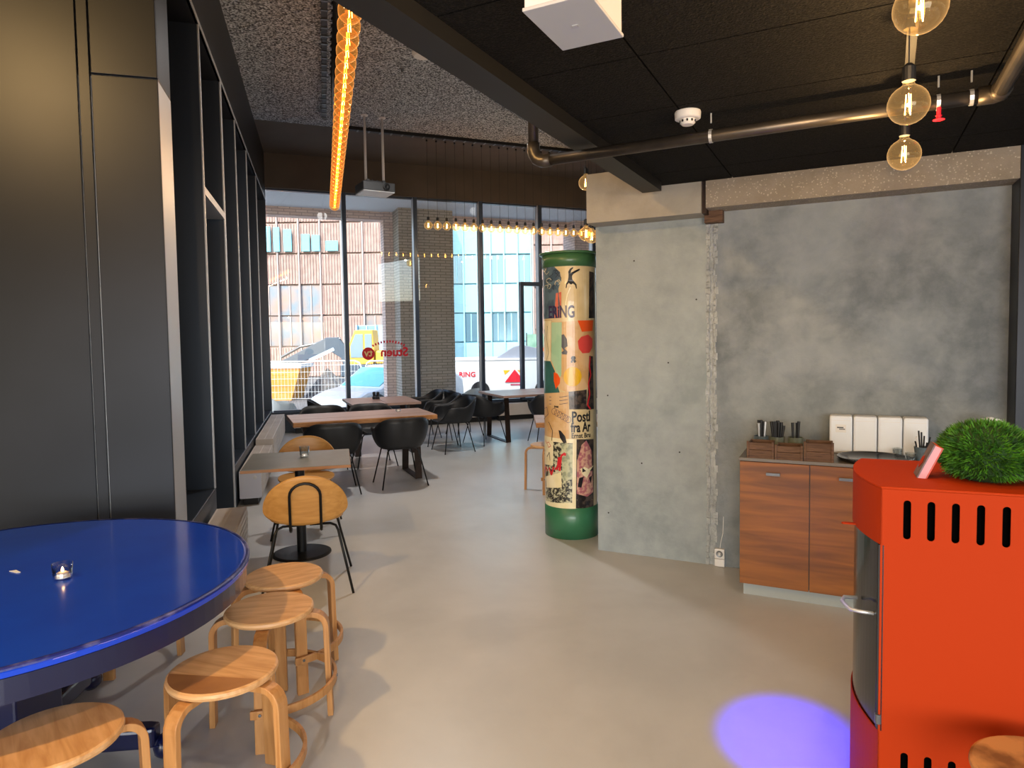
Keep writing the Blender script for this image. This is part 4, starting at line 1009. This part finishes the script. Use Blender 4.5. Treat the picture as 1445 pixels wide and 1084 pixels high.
facade('shop_front', 'pale blue street frontage seen between digger and pier', -7.0, -3.5, 30.5, -.2, 2.3, 4, 2, mat('pale_blue_render', '9fb6cc', .6), m_cywall, m_offwin, {(2, 0), (3, 1), (0, 1)})

# excavator
m_dig = mat('digger_yellow', 'e6b94c', .45); m_diga = mat('digger_grey', '4a5a68', .5); m_pane = mat('tinted_pane', '7d98a5', .1)
t = thing('excavator', 'yellow and grey mini excavator with raised boom behind the fence', 'excavator', (-5.35, 25.2, -.2), 0)
for y in (-.65, .35):
    k_ = build(MB().prism([(-1.1, .1), (-.95, 0), (.95, 0), (1.1, .1), (1.1, .35), (.95, .45), (-.95, .45), (-1.1, .35)], 0, .3, T(.0, y+.3, 0, rx=pi/2)), 'track', m_diga, t)
build(MB().box(-.9, 1.3, -.7, .6, .5, .95), 'deck', m_diga, t, bevel=.04)
build(MB().box(.35, 1.35, -.6, .6, .95, 1.45), 'engine_cover', m_dig, t, bevel=.08)
c_ = build(MB().prism([(-.55, .95), (.3, .95), (.35, 1.5), (.3, 2.2), (-.35, 2.2), (-.6, 1.6)], 0, 1.0, T(0, .3, 0, rx=pi/2)), 'cab', m_dig, t, bevel=.03)
build(MB().prism([(-.5, 1.2), (-.05, 1.2), (-.05, 2.05), (-.32, 2.05), (-.52, 1.6)], 0, .02, T(0, -.7, 0, rx=pi/2)).prism([(.02, 1.3), (.27, 1.3), (.27, 2.05), (.02, 2.05)], 0, .02, T(0, -.7, 0, rx=pi/2)), 'cab_window', m_pane, c_)
build(MB().prism([(-.5, 1.0), (-.5, 1.35), (-1.0, 1.95), (-1.4, 1.95), (-3.0, 1.15), (-3.4, .95), (-3.3, .8), (-2.9, .85), (-1.3, 1.45), (-.9, 1.2), (-.8, .9)], 0, .25, T(0, -.35, 0, rx=pi/2)), 'boom', m_diga, t, bevel=.02)
build(MB().box(-2.5, -1.5, -.62, -.605, .0, .12, T(.26, 0, 2.08, ry=math.radians(-24))), 'boom_stripe', mat('pale_lettering', 'b9cfe0', .5), t)
build(MB().tube([(-.9, -.5, 1.9), (-2.4, -.5, 1.62), (-3.1, -.5, 1.25)], .05, 8), 'ram', m_sgrey, t)
build(MB().prism([(-3.6, .75), (-3.0, .75), (-3.1, .2), (-3.5, .25)], 0, .7, T(0, .0, 0, rx=pi/2)), 'bucket', m_diga, t)
t = thing('skip_container', 'orange and white skip beside the digger bucket', 'container', (-7.35, 21.4, -.2), 0)
build(MB().prism([(-.9, 0), (.5, 0), (.8, 1.0), (-1.2, 1.0)], -.6, .6, T(0, 0, 0, rx=pi/2)), 'tub', mat('skip_orange', 'd8943c', .5), t); build(MB().box(-1.25, .85, -.65, .65, 1.0, 1.12), 'rim', m_white, t)
for k, (x, y, w, h, lb) in enumerate(((-8.9, 23.4, .55, .7, 'grey rubble heap left, behind the fence'), (-6.2, 22.6, .7, .85, 'large grey rubble heap in the middle behind the fence'), (-4.7, 22.6, .65, .75, 'grey rubble heap right, near the white car'))):
    t = thing('rubble_heap', lb, 'rubble', (x, y, -.2)); rn = random.Random(k)
    build(MB().grid(lambda u, v: (w*v*math.cos(u*2*pi)*(1+.15*math.sin(5*u*2*pi+k)), .8*w*v*math.sin(u*2*pi), h*(1-v)**.8*(1+.1*math.sin(7*u*6.28))), 22, 7, True), 'heap', gr_m, t)
# fence panels
def make_fence(label):
    t = thing('barrier_fence', label, 'fence', (0, 0, 0), 0, 'white mesh barrier panels'); Wd, H = 3.3, 1.2
    b = [(0, 0, .0), (0, 0, H-.2), (.06, 0, H-.06), (.2, 0, H), (Wd-.2, 0, H), (Wd-.06, 0, H-.06), (Wd, 0, H-.2), (Wd, 0, 0)]
    fm = mat('white_tube', 'dfe6e8', .4); build(MB().tube(b, .024, 8), 'frame', fm, t, smooth=True)
    q = MB()
    for k in range(1, 33): q.tube([(k*.1, 0, .08), (k*.1, 0, H-.01)], .0045, 4)
    for k in range(6): q.tube([(0, 0, .08+k*.2), (Wd, 0, .08+k*.2)], .0055, 4)
    o = build(q, 'wire_mesh', fm, t); o['kind'] = 'stuff'
    return t
f0 = make_fence('white mesh barrier panel nearest the left window edge'); f0.location = (-7.85, 20.2, -.18); f0.rotation_euler = (0, 0, math.radians(2))
f1 = dup(f0, (-4.42, 20.3, -.2), -1, 'white mesh barrier panel behind the white car'); f1.scale = (.74, 1, 1)
dup(f0, (-11.25, 20.1, -.18), 2, 'white mesh barrier panel cut off by the left wall')
# car
m_car = mat('white_car_paint', 'e2e8ea', .25, coat=.6)
t = thing('car', 'white car with pale cyan windscreen parked outside the left window', 'car', (-3.2, 17.6, -.28), -56)
prof = [(-2.0, .25), (-1.95, .55), (-1.55, .68), (-1.1, .74), (-.35, 1.18), (.0, 1.24), (1.2, 1.22), (1.9, .95), (2.1, .8), (2.15, .3)]
build(MB().prism(prof, -.8, .8, T(0, 0, 0, rx=pi/2)), 'body', m_car, t, bevel=.08)
m_cy = mat('cyan_windscreen', '7fd6da', .1, coat=.5)
build(MB().prism([(-1.06, .775), (-.36, 1.2), (-.33, 1.18), (-1.02, .75)], -.66, .66, T(0, 0, .012, rx=pi/2)), 'windscreen', m_cy, t)
build(MB().prism([(-.85, .76), (-.3, 1.1), (.0, 1.15), (.0, .78)], -.81, .81, T(0, 0, 0, rx=pi/2)).prism([(.06, .78), (.06, 1.15), (1.1, 1.12), (1.5, .85)], -.81, .81, T(0, 0, 0, rx=pi/2)), 'side_window', m_pane, t)
for x in (-1.25, 1.3): build(MB().lathe([(0, -.84), (.2, -.84), (.31, -.82), (.31, .82), (.2, .84), (0, .84)], 24, T(x, 0, .31, rx=pi/2)), 'wheel', m_bplas, t)
build(MB().box(-.75, -.6, -.98, -.8, .78, .9), 'wing_mirror', m_car, t, bevel=.03)
# white trailer with grey roof and signs
t = thing('market_trailer', 'white trailer lettered RING with a red triangle emblem, outside the windows', 'trailer', (.05, 20.0, -.2), 0)
build(MB().box(-1.95, 1.35, 0, 1.6, .2, 1.18), 'body', m_car, t, bevel=.02)
build(MB().box(-1.96, 1.36, -.02, 1.62, 1.18, 1.24), 'rim', m_white, t)
build(MB().prism([(-.5, 1.24), (1.1, 1.24), (.75, 1.50), (.25, 1.62), (.0, 1.55)], -1.4, -.1, T(0, 0, 0, rx=pi/2)), 'canvas_roof', mat('grey_canvas', '8e96a2', .7), t)
o = addmesh(textmesh('RING', .21, .004, .004), 'lettering', m_redsign, t, T(-1.63, -.012, .70, rx=pi/2))
build(MB().prism([(-.32, .52), (.28, .52), (-.02, .90)], 0, .012, T(.05, -.012, 0, rx=pi/2)), 'triangle_emblem', m_redsign, t)
build(MB().prism([(-.33, .88), (-.12, .88), (-.28, .74)], 0, .006, T(.02, -.003, 0, rx=pi/2)).prism([(.08, .88), (.32, .88), (.22, .74)], 0, .006, T(.02, -.003, 0, rx=pi/2)), 'yellow_mark', mat('yellow_vinyl', 'e6b81e', .5), t)
addmesh(textmesh('Elværket', .1, .003, .001), 'lettering', m_redsign, t, T(-.12, -.01, .40, rx=pi/2)) if False else build(MB().box(-.1, .26, -.01, 0, .42, .47), 'caption', mat('dull_red_vinyl', 'b3566a', .6), t)
for x in (-1.0, .9): build(MB().lathe([(0, -.02), (.2, -.02), (.28, 0), (.28, .16), (0, .16)], 20, T(x, .1, .28, rx=pi/2)), 'wheel', m_bplas, t)
# banner seen through the door
t = thing('street_banner', 'orange lettered green banner seen through the glass door', 'banner', (.95, 22.4, 0)); build(MB().box(-.45, .45, 0, .03, .3, 1.75), 'cloth', mat('banner_green', '6f9d84', .6, col2='9cc0a8', scale=3), t)
build(MB().box(-.35, .3, -.01, 0, 1.18, 1.30).prism([(.2, -1.12), (.38, -1.05), (.38, -1.42), (.2, -1.34)], 0, .01, T(0, 0, 0, rx=-pi/2)), 'lettering', mat('banner_orange', 'e2632c', .6), t)
build(MB().tube([(-.45, 0, -.2), (-.45, 0, 1.8)], .02, 6).tube([(.45, 0, -.2), (.45, 0, 1.8)], .02, 6), 'post', m_sgrey, t)

# window sign on pane 2 (mirrored from inside)
sg = thing('window_sign', 'red mirrored shop lettering with round emblem on the second window pane', 'sign', (QP[0], QP[1], 0), HQ)
# text must read correctly from outside: outside viewer looks along +x(local); from inside it is mirrored
def sign(me, y, z, name='lettering', mt=m_redsign, dx=0):
    M = Matrix.Translation((-.072+dx, y, z)) @ Matrix(((0, 0, 1, 0), (-1, 0, 0, 0), (0, 1, 0, 0), (0, 0, 0, 1)))
    return addmesh(me, name, mt, sg, M)
sign(textmesh('Stuen', .235, .001, .007, 'LEFT', 1.0), 2.50-.0, 1.33)
b = MB(); M = Matrix.Translation((-.071, 1.74, 1.385)) @ Matrix.Rotation(pi/2, 4, 'Y')
build(b.lathe([(0, 0), (.118, 0), (.118, .002), (0, .002)], 40, M), 'round_emblem', m_redsign, sg)
sign(textmesh('tv', .20, .001, .003, 'CENTER'), 1.74, 1.335, 'lettering', mat('pale_yellow_vinyl', 'f0dc9a', .5), .005)
for k in range(12):
    a = math.radians(118-k*5.1); y = 2.13+.62*math.cos(a)*-1; z = .98+.62*math.sin(a)
    q = MB(); q.box(-.0735, -.0715, -.017, .012, -.02+(.008 if k % 3 else 0), .03); build(q, 'small_lettering', m_redsign, sg, loc=(0, y, z), rot=(-(math.radians(90)-a)*-1, 0, 0))
